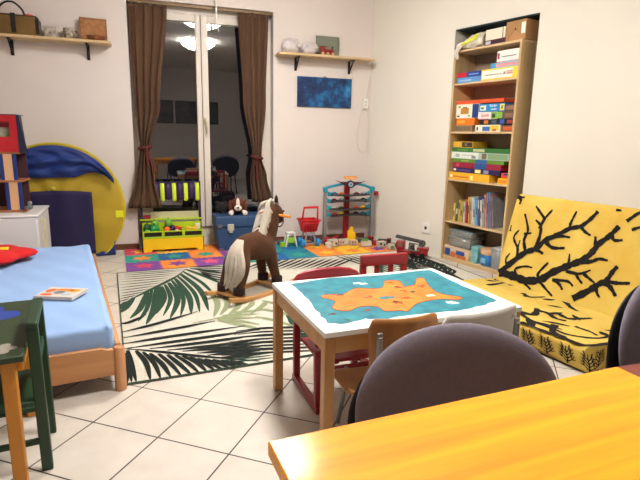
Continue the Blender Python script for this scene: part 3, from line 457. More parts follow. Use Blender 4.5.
# ================================================================ GREEN CHILD'S TABLE AND CHAIR (front left)
gt=M('table_green_paint',(48,66,40),.5,noise=.35,scale=5); gc_=M('chair_green_paint',(26,62,34),.45,noise=.3,scale=8,coat=.2); om=M('orange_leg_paint',(204,136,48),.5,noise=.12,scale=8); fb_=M('painted_flower_blue',(36,66,150),.5); fg=M('painted_flower_grey',(150,142,132),.5)
# top: near corner (-.545,1.80), far right corner (-.655,2.47)
t=thing('child_table',"green child's table with painted flowers and orange legs, front left",'table',(-.515,1.80,0),R(9))
g=G(); g.box(-.75,0,0,.66,.478,.50); g.build('table_top',gt,t,bevel=.003)
def flower(g,cx,cy,r,n,z,mi,d=.35,ph=0,k=60): g.add([(cx,cy,z)]+[(cx+r*(1-d+d*abs(math.cos(n*q/2+ph)))*math.cos(q),cy+r*(1-d+d*abs(math.cos(n*q/2+ph)))*math.sin(q),z) for q in [2*PI*i/k for i in range(k)]],[(0,i+1,(i+1)%k+1) for i in range(k)],mi)
g=G(); flower(g,-.20,.47,.15,5,.5008,0); g.build('painted_flower',fb_,t); g=G(); flower(g,-.20,.47,.03,5,.5014,0); g.build('flower_centre',M('painted_centre_rust',(140,60,40),.5),t)
g=G(); flower(g,-.075,.09,.05,5,.5008,0); g.build('painted_flower',fg,t)
for x,y in((-.05,.035),(-.05,.54),(-.70,.035),(-.70,.54)): g=G(); g.box(x-.022,x+.022,y-.022,y+.022,0,.477); g.build('leg',om,t,bevel=.004)
g=G(); g.box(-.67,-.08,.012,.03,.42,.477); g.box(-.67,-.08,.545,.565,.42,.477); g.box(-.03,-.012,.065,.51,.42,.477); g.build('apron',om,t,bevel=.002)
t=thing('child_chair',"dark green child's chair with its back beside the green table",'chair',(-.50,1.90,0),R(9))
for x,y,h in((0,0,.565),(0,.26,.565),(-.30,0,.27),(-.30,.26,.27)):
    g=G(); g.bar((x,y,0),(x-(.006 if h>.4 else 0),y,h),.038,.03,up=(0,1,0)); g.build('leg',gc_,t,bevel=.004)
g=G(); g.box(-.34,-.02,-.02,.28,.27,.29); g.build('seat',gc_,t,bevel=.004)
g=G(); g.box(-.025,.014,-.024,.285,.565,.588); g.build('top_rail',gc_,t,bevel=.006)
g=G(); g.box(-.015,.006,.02,.245,.40,.44); g.build('back_slat',gc_,t,bevel=.003)
for a,b in(((-.3,.0,.12),(0,.0,.12)),((-.3,.26,.12),(0,.26,.12)),((-.3,.0,.18),(-.3,.26,.18))): g=G(); g.bar(a,b,.018,.018); g.build('stretcher',gc_,t)
# ================================================================ FOAM PUZZLE MAT
FO=Vector((-.453,4.755,0)); FA=R(6.0); TS=.315
def wave(s):  # jigsaw edge between two tiles, s in tile units
    k=(s*6)%1; return .009 if k<.5 else -.009
def edgepts(n=12):
    o=[]
    for i in range(6):
        o+=[(i/6+.0,.009),(i/6+.0833,.009),(i/6+.0833,-.009),((i+1)/6,-.009)]
    return o
E_=edgepts()
foamc={'p':(126,68,150),'o':(240,140,56),'t':(46,156,138),'b':(24,96,160),'r':(214,70,96),'y':(244,190,50),'c':(30,130,150),'k':(222,84,120)}
fmat={k:M('foam_'+k,v,.75,bump=.3,bscale=300) for k,v in foamc.items()}
names={'p':'purple','o':'orange','t':'green','b':'blue','r':'red','y':'yellow','c':'teal','k':'pink'}
rows=[ [('p','r'),('o','p'),('p','k'),('t','y'),('b','t'),('c','t'),('o','y'),('y','o'),('o','p')],
       [('t','o'),('b','t'),('o','t'),('p','y'),('t','b'),('c','b'),('o','y'),('y','o'),('o','y')],
       [('r','y'),('y','r'),('o','y'),('r','p'),('b','o'),('t','r'),('p','y')]]
RN=['front','middle','rear']
for j,row in enumerate(rows):
    for i,(c1,c2_) in enumerate(row):
        P=[]
        for s,w in E_: P.append((s*TS,w*(j>0)))
        for s,w in E_: P.append((TS+w,s*TS)) if i<len(row)-1 or True else None
        for s,w in reversed(E_): P.append((s*TS,TS+w))
        for s,w in reversed(E_): P.append((w*(i>0),s*TS))
        x,y=i*TS,j*TS; c,s_=math.cos(FA),math.sin(FA)
        lab='%s foam puzzle tile with a %s shape, number %d from the left in the %s row'%(names[c1],names[c2_],i+1,RN[j])
        nth=['first','second','third','fourth','fifth','sixth','seventh','eighth','ninth'][i]
        lab='%s foam tile with %s inlay, %s from the left in the %s mat row'%(names[c1],names[c2_],nth,RN[j])
        t=thing('foam_tile',lab,'foam mat',(FO.x+x*c-y*s_,FO.y+x*s_+y*c,0),FA,'interlocking foam mat tiles')
        # drop duplicate points
        Q=[]
        for p in P:
            if not Q or math.hypot(p[0]-Q[-1][0],p[1]-Q[-1][1])>1e-5: Q.append(p)
        if math.hypot(Q[0][0]-Q[-1][0],Q[0][1]-Q[-1][1])<1e-5: Q.pop()
        g=G(); g.prism(Q,.0005,.010); g.build('tile',fmat[c1],t)
        g=G(); n_=5 if (i+j)%2==0 else 6; rs=[]
        for k in range(2*n_): q=PI*k/n_+.3; r_=.105 if k%2==0 else .055; rs.append((TS/2+r_*math.cos(q),TS/2+r_*math.sin(q)))
        g.prism(rs,.0101,.0112); g.build('inlay',fmat[c2_],t)
# ================================================================ PALM LEAF RUG
RGO=(-.274,2.504); RGA=R(6.68); RWU,RWV=3.10,2.225
rg=M('rug_cream',(218,212,196),.95,noise=.12,scale=30,bump=.6,bscale=350); rk=M('rug_black_green',(16,24,20),.95,bump=.5,bscale=350); rG=M('rug_leaf_green',(38,70,50),.95,noise=.15,scale=30,bump=.5,bscale=350); ro_=M('rug_olive',(140,148,112),.95,bump=.5,bscale=350)
g=G(); g.box(0,RWU,0,RWV,.0004,.0095,0)
for q in((0,RWU,0,.008),(0,RWU,RWV-.008,RWV),(0,.006,0,RWV),(RWU-.006,RWU,0,RWV)): g.box(*q,.0002,.0115,2)
RZ={'d':.0109,'o':.0112,'G':.0106,'g':.0118,'k':.0122}; cidx={'d':1,'k':1,'g':2,'G':2,'o':3}
for n_,(c,w,P) in enumerate(RUG_STROKES):
    w*={'d':.5,'k':1.45,'g':1.3,'G':.66,'o':.95}[c]; z=RZ[c]+.00001*n_
    stroke(g,P,w,lambda u,v,z=z:(u,v,z),cidx[c],'leaf' if c in 'Ggod'[0:4].replace('g','') else 'line',(.004,RWU-.004,.004,RWV-.004))
def frond(ox,oy,ang,L,n,ll,w,c,spread=35,z=.0100):
    cx_,sx_=math.cos(ang),math.sin(ang); ci=cidx[c]
    for i in range(n):
        t_=i/n; px=ox+cx_*L*t_; py=oy+sx_*L*t_
        for sg in(-1,1):
            a_=ang+sg*R(spread+20*(1-t_)); l=ll*math.sin(PI*(.12+.8*t_))**.7
            P=[(px,py),(px+math.cos(a_)*l*.5,py+math.sin(a_)*l*.5),(px+math.cos(a_-sg*.35)*l,py+math.sin(a_-sg*.35)*l)]
            if all(0<q[0]<RWU and 0<q[1]<RWV for q in P): stroke(g,P,w,lambda u,v:(u,v,z+.00003*i),ci,'leaf')
frond(1.5,.35,R(20),1.3,16,.5,.026,'k'); frond(1.1,.15,R(75),1.2,16,.35,.045,'G'); frond(2.9,1.2,R(100),.9,16,.5,.035,'k',z=.0099); frond(2.2,1.0,R(60),1.1,16,.4,.03,'G',z=.0098)
tag(place(g.build('rug',[rg,rk,rG,ro_],smooth=20,recalc=False),(RGO[0],RGO[1],0),RGA),'large cream rug printed with dark green palm leaves on the tiled floor','rug')
# ================================================================ MARKET STALL TOY WITH VEGETABLES
t=thing('market_stall','toy market stall with yellow-green crate front and striped purple awning','toy stall',(-.345,5.50,0),R(4))
yl=M('stall_yellow',(244,200,22),.45); lm=M('stall_lime',(178,204,34),.45); pu=M('stall_purple',(52,28,74),.5); dk2=M('stall_dark',(30,24,26),.5)
W_=.62; Z0=.0105
g=G(); g.prism([(0,Z0),(0,.165),(W_,.165),(W_,Z0),(W_-.055,Z0),(W_-.075,.035),(.095,.035),(.075,Z0)],-.012,0,plane='xz'); g.build('front_panel',yl,t,bevel=.002)
for x0,x1 in((0,.205),(.205,.415),(.415,W_)):
    g=G(); 
    for q in((x0,x0+.014,.155,.235),(x1-.014,x1,.155,.235),(x0+.014,x1-.014,.155,.175),(x0+.014,x1-.014,.222,.235)): g.box(q[0],q[1],-.016,-.004,q[2],q[3])
    g.box(x0,x0+.008,0,.17,.10,.235); g.box(x1-.008,x1,0,.17,.10,.235); g.box(x0,x1,.165,.173,.10,.30); o=g.build('crate',lm,t,bevel=.0015)
    g=G(); g.box(x0+.014,x1-.014,-.003,.0,.17,.225); g.build('slot',dk2,o)
    g=G(); g.box(x0+.008,x1-.008,0,.165,.17,.18); g.build('crate_floor',lm,o)
for x in(-.012,W_-.012):
    g=G(); g.box(x,x+.024,.20,.225,Z0,.725); g.build('post',pu if x<0 else pu,t,bevel=.002)
    g=G(); g.box(x,x+.02,-.01,.17,Z0,.05); g.box(x,x+.02,-.01,.012,Z0,.16); g.build('side_panel',dk2,t)
g=G(); g.box(-.02,W_+.02,.185,.27,.318,.335); g.build('counter',lm,t,bevel=.002)
g=G(); g.box(.0,W_,.24,.25,.335,.405); g.build('counter_back',M('stall_pale_board',(196,190,150),.6),t)
g=G(); g.box(.02,.09,.19,.23,.337,.375); g.build('till',M('stall_till_red',(150,30,50),.5),t)
# awning: strips with rounded lower ends
for k in range(10):
    x0=(.0,.080,.123,.203,.246,.326,.369,.449,.492,.572)[k]; W2=(.080,.043)[k%2]; c=pu if k%2==0 else lm; m=pu if k%2==0 else M('awning_lime',(206,230,50),.6)
    g=G(); zz0=.525 if k%2 else .545; pts=[]
    nn_=8
    prof=[(.215,.725),(.195,.72),(.178,.69),(.172,.64),(.172,zz0)]; yf=.172
    vs=[]
    for (y,z) in prof[:-1]: vs+=[(x0,y,z),(x0+W2,y,z)]
    n0=len(vs); arc=[(x0+W2/2-W2/2*math.cos(PI*i/nn_),yf,zz0+.02-.02*math.sin(PI*i/nn_)) for i in range(nn_+1)]
    vs+=arc; f=[(2*i,2*i+1,2*i+3,2*i+2) for i in range(3)]+[tuple([6]+list(range(n0,n0+nn_+1))+[7])]
    g.add(vs,f); g.build('awning_strip',m,t,solid=.004,smooth=60)
g=G(); g.box(-.012,W_+.012,.19,.23,.726,.736); g.build('top_board',pu,t)
def onstall(x,y,z): c,s=math.cos(R(4)),math.sin(R(4)); return (-.345+x*c-y*s,5.50+x*s+y*c,z)
# vegetables
def veg(name,label,g,mats,loc,rz=0,group='toy vegetables in the stall crates',extra=None):
    t=thing(name,label,'toy food',loc,rz,group); g.build('body',mats,t,smooth=60)
    if extra: extra[0].build(extra[1],extra[2],t,smooth=60)
vg=M('veg_green',(34,140,62),.4); vdg=M('veg_dark_green',(18,84,44),.45); vlg=M('veg_light_green',(110,170,60),.5); vp=M('veg_aubergine',(40,20,66),.25); vo=M('veg_orange',(236,96,26),.4); vr=M('veg_red',(196,24,30),.35); vy=M('veg_yellow',(246,196,60),.45); vw=M('veg_white',(236,226,214),.5); stem=M('veg_stem',(70,110,40),.5)
def pepper(r): 
    g=G(); n=24
    def f(a,b): q=2*PI*a; k=math.sin(PI*min(max(b,.001),.999))**.6*(1+.12*math.cos(3*q)); return (r*k*math.cos(q),r*k*math.sin(q),r*1.1*(1-math.cos(PI*b))-.1*r)
    g.surf(f,n,12); s=G(); s.tube([(0,0,r*2.0),(0,0,r*2.5)],[r*.2,r*.15],8); return g,s
for (x,y,z,r,m,lb,nm) in((.12,.06,.185,.050,vg,'big glossy green toy pepper in the left crate','toy_pepper'),(.05,.115,.20,.045,vdg,'dark green toy cabbage at the back left of the crate','toy_cabbage'),(.13,.135,.25,.036,vlg,'light green round toy lettuce behind the pepper','toy_lettuce'),(.27,.13,.26,.038,vlg,'pale green toy lettuce on top of the aubergines','toy_lettuce'),(.245,.035,.205,.032,vo,'orange toy tomato in the middle crate','toy_tomato'),(.36,.05,.20,.030,vr,'red toy tomato in the middle crate','toy_tomato'),(.345,.018,.20,.019,vw,'small white toy onion at the front of the middle crate','toy_onion'),(.045,.035,.185,.030,vlg,'light green toy sprout at the front of the left crate','toy_lettuce')):
    g,s=pepper(r); veg(nm,lb,g,m,onstall(x,y,z),0,extra=(s,'stem',stem))
for i,(x,y,z) in enumerate([(.30,.055,.225),(.31,.10,.245),(.26,.085,.235)]):
    g=G(); g.lathe([(.001,-.055),(.018,-.05),(.028,-.025),(.024,.01),(.016,.035),(.010,.05),(.001,.055)],n=16,axis='x'); s=G(); s.lathe([(.016,.038),(.012,.055),(.004,.07)],n=8,axis='x')
    veg('toy_aubergine',['dark purple toy aubergine at the front of the middle crate','dark purple toy aubergine lying uppermost in the middle crate','dark purple toy aubergine half buried in the middle crate'][i],g,vp,onstall(x,y,z+.01),[.4,1.6,-.7][i],extra=(s,'cap',stem))
g=G(); g.lathe([(.016,-.06),(.013,-.02),(.007,.04),(.001,.07)],n=12,axis='x'); s=G(); s.lathe([(.006,-.06),(.014,-.085),(.002,-.1)],n=8,axis='x')
veg('toy_carrot','orange toy carrot lying at the right of the middle crate',g,vo,onstall(.375,.1,.25),-.6,extra=(s,'leaf',stem))
for i in range(5):
    g=G(); P=[(-.06,0,.03),(-.03,0,.01),(0,0,.003),(.03,0,.01),(.06,0,.03)]; g.tube(smoothline(P,4),[.004+.011*math.sin(PI*k/16) for k in range(17)],8)
    veg('toy_banana' ,['yellow toy banana at the front of the right crate','yellow toy banana second from the front in the right crate','yellow toy banana in the middle of the right crate','yellow toy banana at the back of the right crate','yellow toy banana on top of the others in the right crate'][i],g,vy,onstall(.51+.01*(i%2),.03+.028*i if i<4 else .07,.20+(.035 if i==4 else .006*i)),.15*i-.2)
g=G(); g.box(0,.05,0,.04,0,.06); tag(place(g.build('toy_carton',vw,bevel=.004),onstall(.555,.12,.22),.1),'small white toy milk carton at the right of the stall crates','toy food','toy vegetables in the stall crates')
# ================================================================ BLUE TRUNK + PLUSH DOG
t=thing('toy_chest','blue storage trunk with metal clasps and lid, standing under the window','trunk',(.415,5.44,0),R(4))
tb2=M('trunk_blue',(40,70,110),.55,noise=.1,scale=6)
g=G(); g.prism([(.02,.0105),(.58,.0105),(.60,.26),(0,.26)],0,.28,plane='xz'); g.build('trunk_body',tb2,t,bevel=.008)
g=G(); g.prism([(-.012,.262),(.612,.262),(.612,.36),(.60,.385),(0,.385),(-.012,.36)],-.012,.29,plane='xz'); g.build('lid',tb2,t,bevel=.012,seg=3)
g=G(); g.box(.115,.185,-.022,-.012,.225,.30); g.box(.13,.17,-.03,-.020,.205,.265); g.build('clasp',M('clasp_metal',(196,190,176),.35,.5),t,bevel=.003)
g=G(); g.box(.43,.50,-.022,-.012,.225,.30); g.build('clasp',M('clasp_metal',(196,190,176),.35,.5),t,bevel=.003)
g=G(); g.box(.015,.055,-.016,-.010,.262,.30); g.box(.545,.59,-.016,-.01,.262,.30); g.build('corner_guard',M('trunk_corner',(110,96,96),.5),t,bevel=.002)
g=G(); g.box(.13,.18,-.008,-.0005,.03,.05); g.box(.02,.07,-.008,-.0005,.0105,.035);  g.build('lower_guard',M('trunk_corner',(110,96,96),.5),t)
g=G(); 
# dog
t=thing('plush_dog','small brown and white plush dog lying on the blue trunk','plush toy',(.655,5.53,.387),R(-4)); t.scale=(1.22,1.22,1.22)
db=M('dog_brown_fur',(100,44,24),.95,noise=.25,scale=30,bump=.5,bscale=90,sheen=.4); dw=M('dog_white_fur',(232,222,210),.95,bump=.5,bscale=90,sheen=.4)
g=G(); g.ball((0,.10,.055),(.065,.11,.055),16); g.ball((.0,.02,.095),(.062,.05,.055),16); g.build('body',db,t,smooth=80)
g=G(); g.ball((0,-.022,.10),(.018,.02,.055),14); g.ball((0,-.035,.065),(.034,.028,.026),14); g.build('muzzle',dw,t,smooth=80)
for s in(-1,1):
    g=G(); g.ball((s*.066,.015,.075),(.02,.035,.06),14); g.build('ear',db,t,smooth=80)
    g=G(); g.tube(smoothline([(s*.05,.05,.03),(s*.058,0,.024),(s*.062,-.06,.022)],4),[.018]*5+[.02,.022,.024,.02],10); g.build('paw',dw,t,smooth=80)
    g=G(); g.ball((s*.026,-.026,.108),(.006,.005,.007),8); g.build('eye',blackc,t)
g=G(); g.ball((0,-.064,.072),(.012,.009,.009),8); g.build('nose',blackc,t)
g=G(); g.tube(smoothline([(0,.19,.05),(.03,.23,.06),(.07,.24,.05)],4),.012,8); g.build('tail',db,t,smooth=80)
# dark round soft toy behind the dog (by the glass)
g=G(); g.ball((0,0,.065),(.07,.05,.065),14); g.ball((.045,0,.11),(.03,.03,.03),10); g.ball((-.045,0,.11),(.03,.03,.03),10)
tag(place(g.build('plush_toy',M('dark_plush',(34,28,28),.95,sheen=.3),smooth=80),(.49,5.66,.387),0),'dark round plush toy sitting on the trunk against the window glass','plush toy')
# ================================================================ ROCKING HORSE
t=thing('rocking_horse','brown plush rocking horse with white mane and tail on wooden rockers','rocking horse',(.565,3.865,0),R(36))
hb=M('horse_brown_plush',(82,46,20),.95,noise=.35,scale=6,bump=.5,bscale=130,sheen=.35); hd=M('horse_dark_hoof',(38,22,16),.9,sheen=.2); hw=M('horse_white_hair',(226,214,196),.9,noise=.2,scale=18,stretch=(6,6,1),bump=.9,bscale=70,sheen=.4)
# local: +x forward, +y left (away), z up. rear hooves x=-.21, front x=+.21
def skin(name,nodes,edges,mat,parent,subs=2):
    me=bpy.data.meshes.new(name); me.from_pydata([n[0] for n in nodes],edges,[]); o=bpy.data.objects.new(name,me); col.objects.link(o)
    o.modifiers.new('s','SKIN'); 
    for v,n in zip(me.skin_vertices[0].data,nodes): v.radius=n[1] if isinstance(n[1],tuple) else (n[1],n[1])
    me.skin_vertices[0].data[0].use_root=True
    d=o.modifiers.new('u','SUBSURF'); d.levels=subs
    dg=bpy.context.evaluated_depsgraph_get(); m2=bpy.data.meshes.new_from_object(o.evaluated_get(dg)); bpy.data.objects.remove(o)
    for p in m2.polygons:p.use_smooth=True
    m2.materials.clear(); m2.materials.append(mat); o=bpy.data.objects.new(name,m2); col.objects.link(o); o.parent=parent; return o
nodes=[((0,0,.392),(.092,.100)),((-.07,0,.398),(.106,.106)),((-.12,0,.388),(.106,.100)),((-.165,0,.358),(.070,.072)),   #0-3 torso to rump
((.09,0,.405),(.092,.108)),((.155,0,.44),(.078,.105)),((.19,0,.52),(.070,.096)),((.215,0,.60),(.064,.088)),((.24,0,.665),(.062,.072)), #4-8 chest neck poll
((.275,0,.648),(.062,.066)),((.30,0,.59),(.052,.056)),((.31,0,.535),(.046,.046)), #9-11 head to nose
((-.15,.07,.30),(.066,.075)),((-.185,.082,.20),(.045,.048)),((-.225,.09,.10),(.038,.040)),
((-.15,-.07,.30),(.066,.075)),((-.185,-.082,.20),(.045,.048)),((-.225,-.09,.10),(.038,.040)),
((.15,.055,.31),(.052,.06)),((.17,.068,.20),(.042,.044)),((.20,.078,.10),(.036,.038)),
((.15,-.055,.31),(.052,.06)),((.17,-.068,.20),(.042,.044)),((.20,-.078,.10),(.036,.038))]
edges=[(0,1),(1,2),(2,3),(0,4),(4,5),(5,6),(6,7),(7,8),(8,9),(9,10),(10,11),(1,12),(12,13),(13,14),(1,15),(15,16),(16,17),(4,18),(18,19),(19,20),(4,21),(21,22),(22,23)]
skin('horse_body',nodes,edges,hb,t)
for x,y in((-.226,.09),(-.226,-.09),(.201,.078),(.201,-.078)):
    g=G(); g.lathe([(.040,0),(.045,.004),(.045,.055),(.038,.062)],(x,y,.064),18); g.build('hoof',hd,t,smooth=60)
def hair(name,roots,mat,seed,parent,rad=.008,n=6):
    g=G(); rnd=random.Random(seed)
    for P in roots: 
        L=smoothline(P,5); k=len(L); g.tube(L,[rad*(1-.75*(i/(k-1))**2) for i in range(k)],n)
    return g.build(name,mat,parent,smooth=80)
rnd=random.Random(3)
roots=[]
for i in range(70): # tail, hanging down along the rump
    a=rnd.uniform(-1,1); b=rnd.uniform(0,1); x0=-.135; 
    roots.append([(x0-.0,a*.025-.01,.445+.015*b),(x0-.06-.012*b,a*.06-.04,.40),(x0-.085-.025*b,a*.095-.06,.30),(x0-.09-.03*b,a*.085-.05,.20+.02*b),(x0-.115+rnd.uniform(-.02,.02),a*.045-.01,.09+.06*rnd.random())])
hair('tail',roots,hw,1,t,.012)
roots=[]
for i in range(90): # mane down the back of the neck
    f_=i/89; z=.46+.25*f_; x=.10+.10*f_; sd=rnd.choice((-1,-1,-1,-.6,1)); 
    roots.append([(x+.015,0,z+.035),(x-.045,sd*.03,z+.02),(x-.06,sd*.055,z-.02),(x-.045+rnd.uniform(-.012,.012),sd*.07,z-.06)])
for i in range(16): roots.append([(.235,rnd.uniform(-.012,.012),.725),(.265,rnd.uniform(-.02,.02),.732),(.295,rnd.uniform(-.03,.03),.70)])
hair('mane',roots,hw,2,t,.010)
for s in(-1,1):
    g=G(); g.lathe([(.016,0),(.019,.02),(.012,.045),(.001,.062)],(.24,s*.035,.722),10,sx=.7); g.build('ear',hd,t,smooth=80)
    g=G(); g.ball((.305,s*.056,.645),.009,8); g.build('eye',blackc,t)
g=G(); g.tube([(.262,-.165,.615),(.262,.165,.615)],.011,12); g.build('handle',M('handle_orange_wood',(232,140,50),.4),t,smooth=60)
g=G(); g.tube([(.304,.055*math.cos(q),.565+.056*math.sin(q)) for q in [2*PI*k/16 for k in range(16)]],.005,6,closed=True); g.build('bridle',M('bridle_dark',(50,30,22),.6),t)
rw=wood('rocker_wood',(206,154,96),(176,122,68),'x',coat=.2)
def rocker(y):
    n=18; up=[];lo=[]
    for i in range(n+1):
        x=-.36+.72*i/n; c=.004+1.9*0+ (x*x)*.32; lo.append((x,c)); up.append((x,c+.034))
    return lo+up[::-1]
for y in(-.135,.135): g=G(); g.prism(rocker(y),y-.018,y+.018,plane='xz'); o=g.build('rocker',rw,t,bevel=.006,seg=3)
for x in(-.226,.201): g=G(); g.box(x-.045,x+.045,-.118,.118,.043 if 0 else .044,.064); g.build('cross_board',rw,t,bevel=.004)
# ================================================================ TOY SHOPPING CART
t=thing('toy_shopping_cart','red toy shopping cart with grey frame and blue wheels on the foam mat','toy cart',(1.455,5.50,.0112),R(6))
cr_=M('cart_red',(196,24,34),.4); cg=M('cart_grey',(150,148,160),.45); cb=M('cart_blue',(34,140,206),.4)
g=G(); g.tube([(-.085,-.02,.31),(-.075,-.05,.45),(.09,-.05,.45),(.10,-.02,.31)],.010,8,sq=1.2); g.tube([(-.078,-.05,.45),(.092,-.05,.45)],.013,8); g.build('push_handle',cr_,t,smooth=60)
g=G(); tw,bw=.105,.075
ht0,ht1=.17,.305
cs=lambda w,d,z:[(-w,-d,z),(w,-d,z),(w,d,z),(-w,d,z)]
g.add(cs(bw,.05,ht0)+cs(tw,.085,ht1),[(0,1,2,3),(0,1,5,4),(1,2,6,5),(2,3,7,6),(3,0,4,7)])
g.build('basket',cr_,t,solid=.006,smooth=20)
g=G(); g.tube(cs(tw+.004,.089,ht1),.009,8,closed=True); g.build('basket_rim',cr_,t)
g=G()
for r_ in range(3):
    for k in range(5):
        x=-.07+.035*k; z=.2+.03*r_; g.box(x-.009,x+.009,-.094-.0,-.070,z-.006,z+.006)
g.v=[Vector((p.x,p.y+ (0.0 if p.z>.24 else .012),p.z)) for p in g.v]
g.build('basket_slot',M('cart_slot_dark',(120,12,24),.6),t)
g=G(); 
for s in(-1,1): g.bar((s*.06,-.06,.03),(s*.045,-.045,.17),.014,.014); g.bar((s*.06,.06,.03),(s*.045,.045,.17),.014,.014); g.bar((s*.06,-.06,.03),(s*.06,.06,.03),.014,.014)
g.bar((-.06,-.06,.145),(.06,-.06,.145),.012,.03); g.bar((-.06,-.06,.035),(.06,-.06,.035),.012,.014); g.build('frame',cg,t,bevel=.002)
for x in(-.09,.09):
    for y in(-.06,.06): g=G(); g.lathe([(.014,-.020),(.043,-.018),(.046,0),(.043,.018),(.014,.020)],(x,y,.0462),18,axis='x'); g.build('wheel',cb,t,smooth=50)
# ================================================================ SMALL TOY STOOL / HIGH CHAIR
t=thing('toy_stool','small white and green toy stool on the mat between horse and cart','toy stool',(1.245,5.52,.0112),R(5))
g=G(); g.box(-.05,.05,-.045,.045,.15,.165); g.build('seat',M('stool_white',(230,230,226),.4),t,bevel=.004)
for x,y in((-.048,-.04),(.048,-.04),(-.048,.04),(.048,.04)): g=G(); g.bar((x*1.35,y*1.2,0),(x*.75,y,.15),.014,.014); g.build('leg',M('stool_white',(230,230,226),.4),t,bevel=.002)
g=G(); g.box(-.045,.045,-.042,.038,.045,.10); g.build('green_tray',M('stool_lime',(150,196,50),.5),t,bevel=.006)
g=G(); g.lathe([(.03,0),(.036,.01),(.036,.045),(.03,.05)],(1.15,5.62,.0112),14); tag(g.build('toy_bucket',M('bucket_dark_teal',(50,96,110),.5)),'small dark teal toy bucket behind the rocking horse head','toy bucket')
g=G(); g.box(-.03,.03,-.02,.02,0,.055); tag(place(g.build('toy_block',M('block_lime',(156,190,40),.5),bevel=.004),(1.15,5.49,.0112),.2),'small lime toy block left of the white toy stool','toy block')
# ================================================================ TOY CAR GARAGE TOWER
t=thing('toy_garage','tall toy car garage with grey posts, teal arms and red lift in the corner','toy garage',BP(2.50,-.24,0),BA); t.scale=(1,1,.96)
gg=M('garage_grey',(128,130,132),.45); gte=M('garage_teal',(34,150,176),.45); gred=M('garage_red',(164,26,40),.4); gdk=M('garage_deck_dark',(50,46,50),.5)
HW=.30
for s in(-1,1):
    g=G(); g.prism([(-.035,.0005),(-.018,.67),(.018,.67),(.035,.0005)],s*HW-.016,s*HW+.016,plane='yz'); g.build('post',gg,t,bevel=.004)
    g=G(); g.box(s*HW-.022,s*HW+.022,-.03,.03,.64,.70); g.build('post_cap',gte,t,bevel=.006)
g=G(); g.tube(smoothline([(-HW,0,.69),(-.2,-.01,.715),(-.08,-.01,.738),(0,-.01,.742),(.08,-.01,.738),(.2,-.01,.715),(HW,0,.67)],4),.014,8,sq=1.2); g.build('top_arm',gte,t,smooth=60)
for s in(-1,1):
    for k in range(4):
        z=.335+.085*k; g=G(); g.box(s*HW-s*.06-.03,s*HW-s*.06+.03,-.012,.012,z,z+.045); g.tube([(s*HW-s*.02,0,z+.06),(s*HW-s*.055,0,z+.04),(s*HW-s*.09,0,z-.005)],.009,6); g.build('bracket_arm',gte,t,bevel=.003)
for k in range(4):
    z=.34+.087*k; g=G(); n=14
    P=[(-.24+.48*i/n,z+.012*math.sin(PI*i/n)*(1 if k%2 else -1)*-1) for i in range(n+1)]
    g.prism(P+[(x,zz+.012) for x,zz in P[::-1]],-.075,.055,plane='xz'); g.build('deck',gdk,t,bevel=.002)
g=G(); g.box(-.034,.034,.058,.085,.0205,.74); g.build('lift_rail',gred,t,bevel=.002)
g=G(); g.box(.335,.375,-.02,.02,.585,.64); g.tube([(HW+.01,0,.61),(.34,0,.61)],.008,8); g.build('crank',gred,t,bevel=.005)
g=G(); g.box(-.30,.30,-.09,.08,.0005,.02); g.build('base',M('garage_base_dark',(60,50,50),.5),t,bevel=.003)
# winged emblem and flame sign
g=G(); g.prism([(-.20,.79),(-.12,.765),(-.045,.765),(0,.785),(.045,.765),(.12,.76),(.20,.775),(.08,.73),(.03,.695),(0,.687),(-.03,.695),(-.08,.73)],-.045,-.03,plane='xz'); g.build('wing_emblem',M('emblem_purple',(70,30,48),.4),t,bevel=.002)
g=G(); g.lathe([(.028,-.055),(.03,-.046)],(-.0,0,.733),18,axis='y'); g.build('emblem_boss',M('emblem_silver',(190,200,214),.3,.4),t)
g=G(); g.lathe([(.014,-.058),(.014,-.054)],(-.0,0,.733),14,axis='y'); g.build('emblem_centre',gte,t)
g=G(); g.prism([(-.09,.83),(-.07,.80),(-.02,.793),(.03,.793),(.075,.80),(.085,.825),(.07,.825),(.06,.84),(.03,.83),(-.02,.835),(-.05,.833)],-.04,-.028,plane='xz'); o=g.build('flame_sign',M('flame_orange',(240,150,40),.4),t)
g=G(); g.box(-.004,.004,-.036,-.03,.76,.80); g.build('sign_stem',gte,t)
text_mesh('Hot Wheels',.026,t,(0,-.041,.812),(R(90),0,0),M('sign_text_cream',(250,240,200),.5))
g=G(); g.prism([(-.045,.0205),(.045,.0205),(.05,.14),(.022,.165),(.014,.225),(-.012,.22),(-.022,.185),(-.05,.17)],-.125,-.098,plane='xz'); g.build('pump_tower',M('garage_yellow',(246,196,30),.4),t,bevel=.004)
# little cars on the decks
cols=[('red',(176,30,34)),('dark blue',(24,40,90)),('orange',(220,110,30)),('silver',(170,170,172)),('black',(24,24,26)),('yellow',(236,200,40)),('teal',(30,120,140)),('dark red',(100,22,30)),('white',(220,216,210))]
def minicar(x,y,z,rz,c,label,L=.08,group='toy cars on the garage decks',base=None):
    nm,cc=c; t=thing('toy_car',label,'toy car',base(x,y,z) if base else (x,y,z),rz,group)
    m=M('car_'+nm.replace(' ','_'),cc,.25,coat=.5); w=.013
    g=G(); g.prism([(-L/2,.006),(-L/2,.016),(-L*.3,.019),(-L*.16,.028),(L*.15,.028),(L*.28,.018),(L/2,.014),(L/2,.006)],-w,w,plane='xz'); g.build('body',m,t,bevel=.003)
    for xx in(-L*.3,L*.3):
        for yy in(-w,w): g=G(); g.lathe([(.0065,yy-.003),(.0065,yy+.003)],(xx,0,.0066),10,axis='y'); g.build('wheel',blackc,t)
lv=['lowest','second','third','top']; posn=['far left','left of the lift','right of the lift','far right']
n_=0
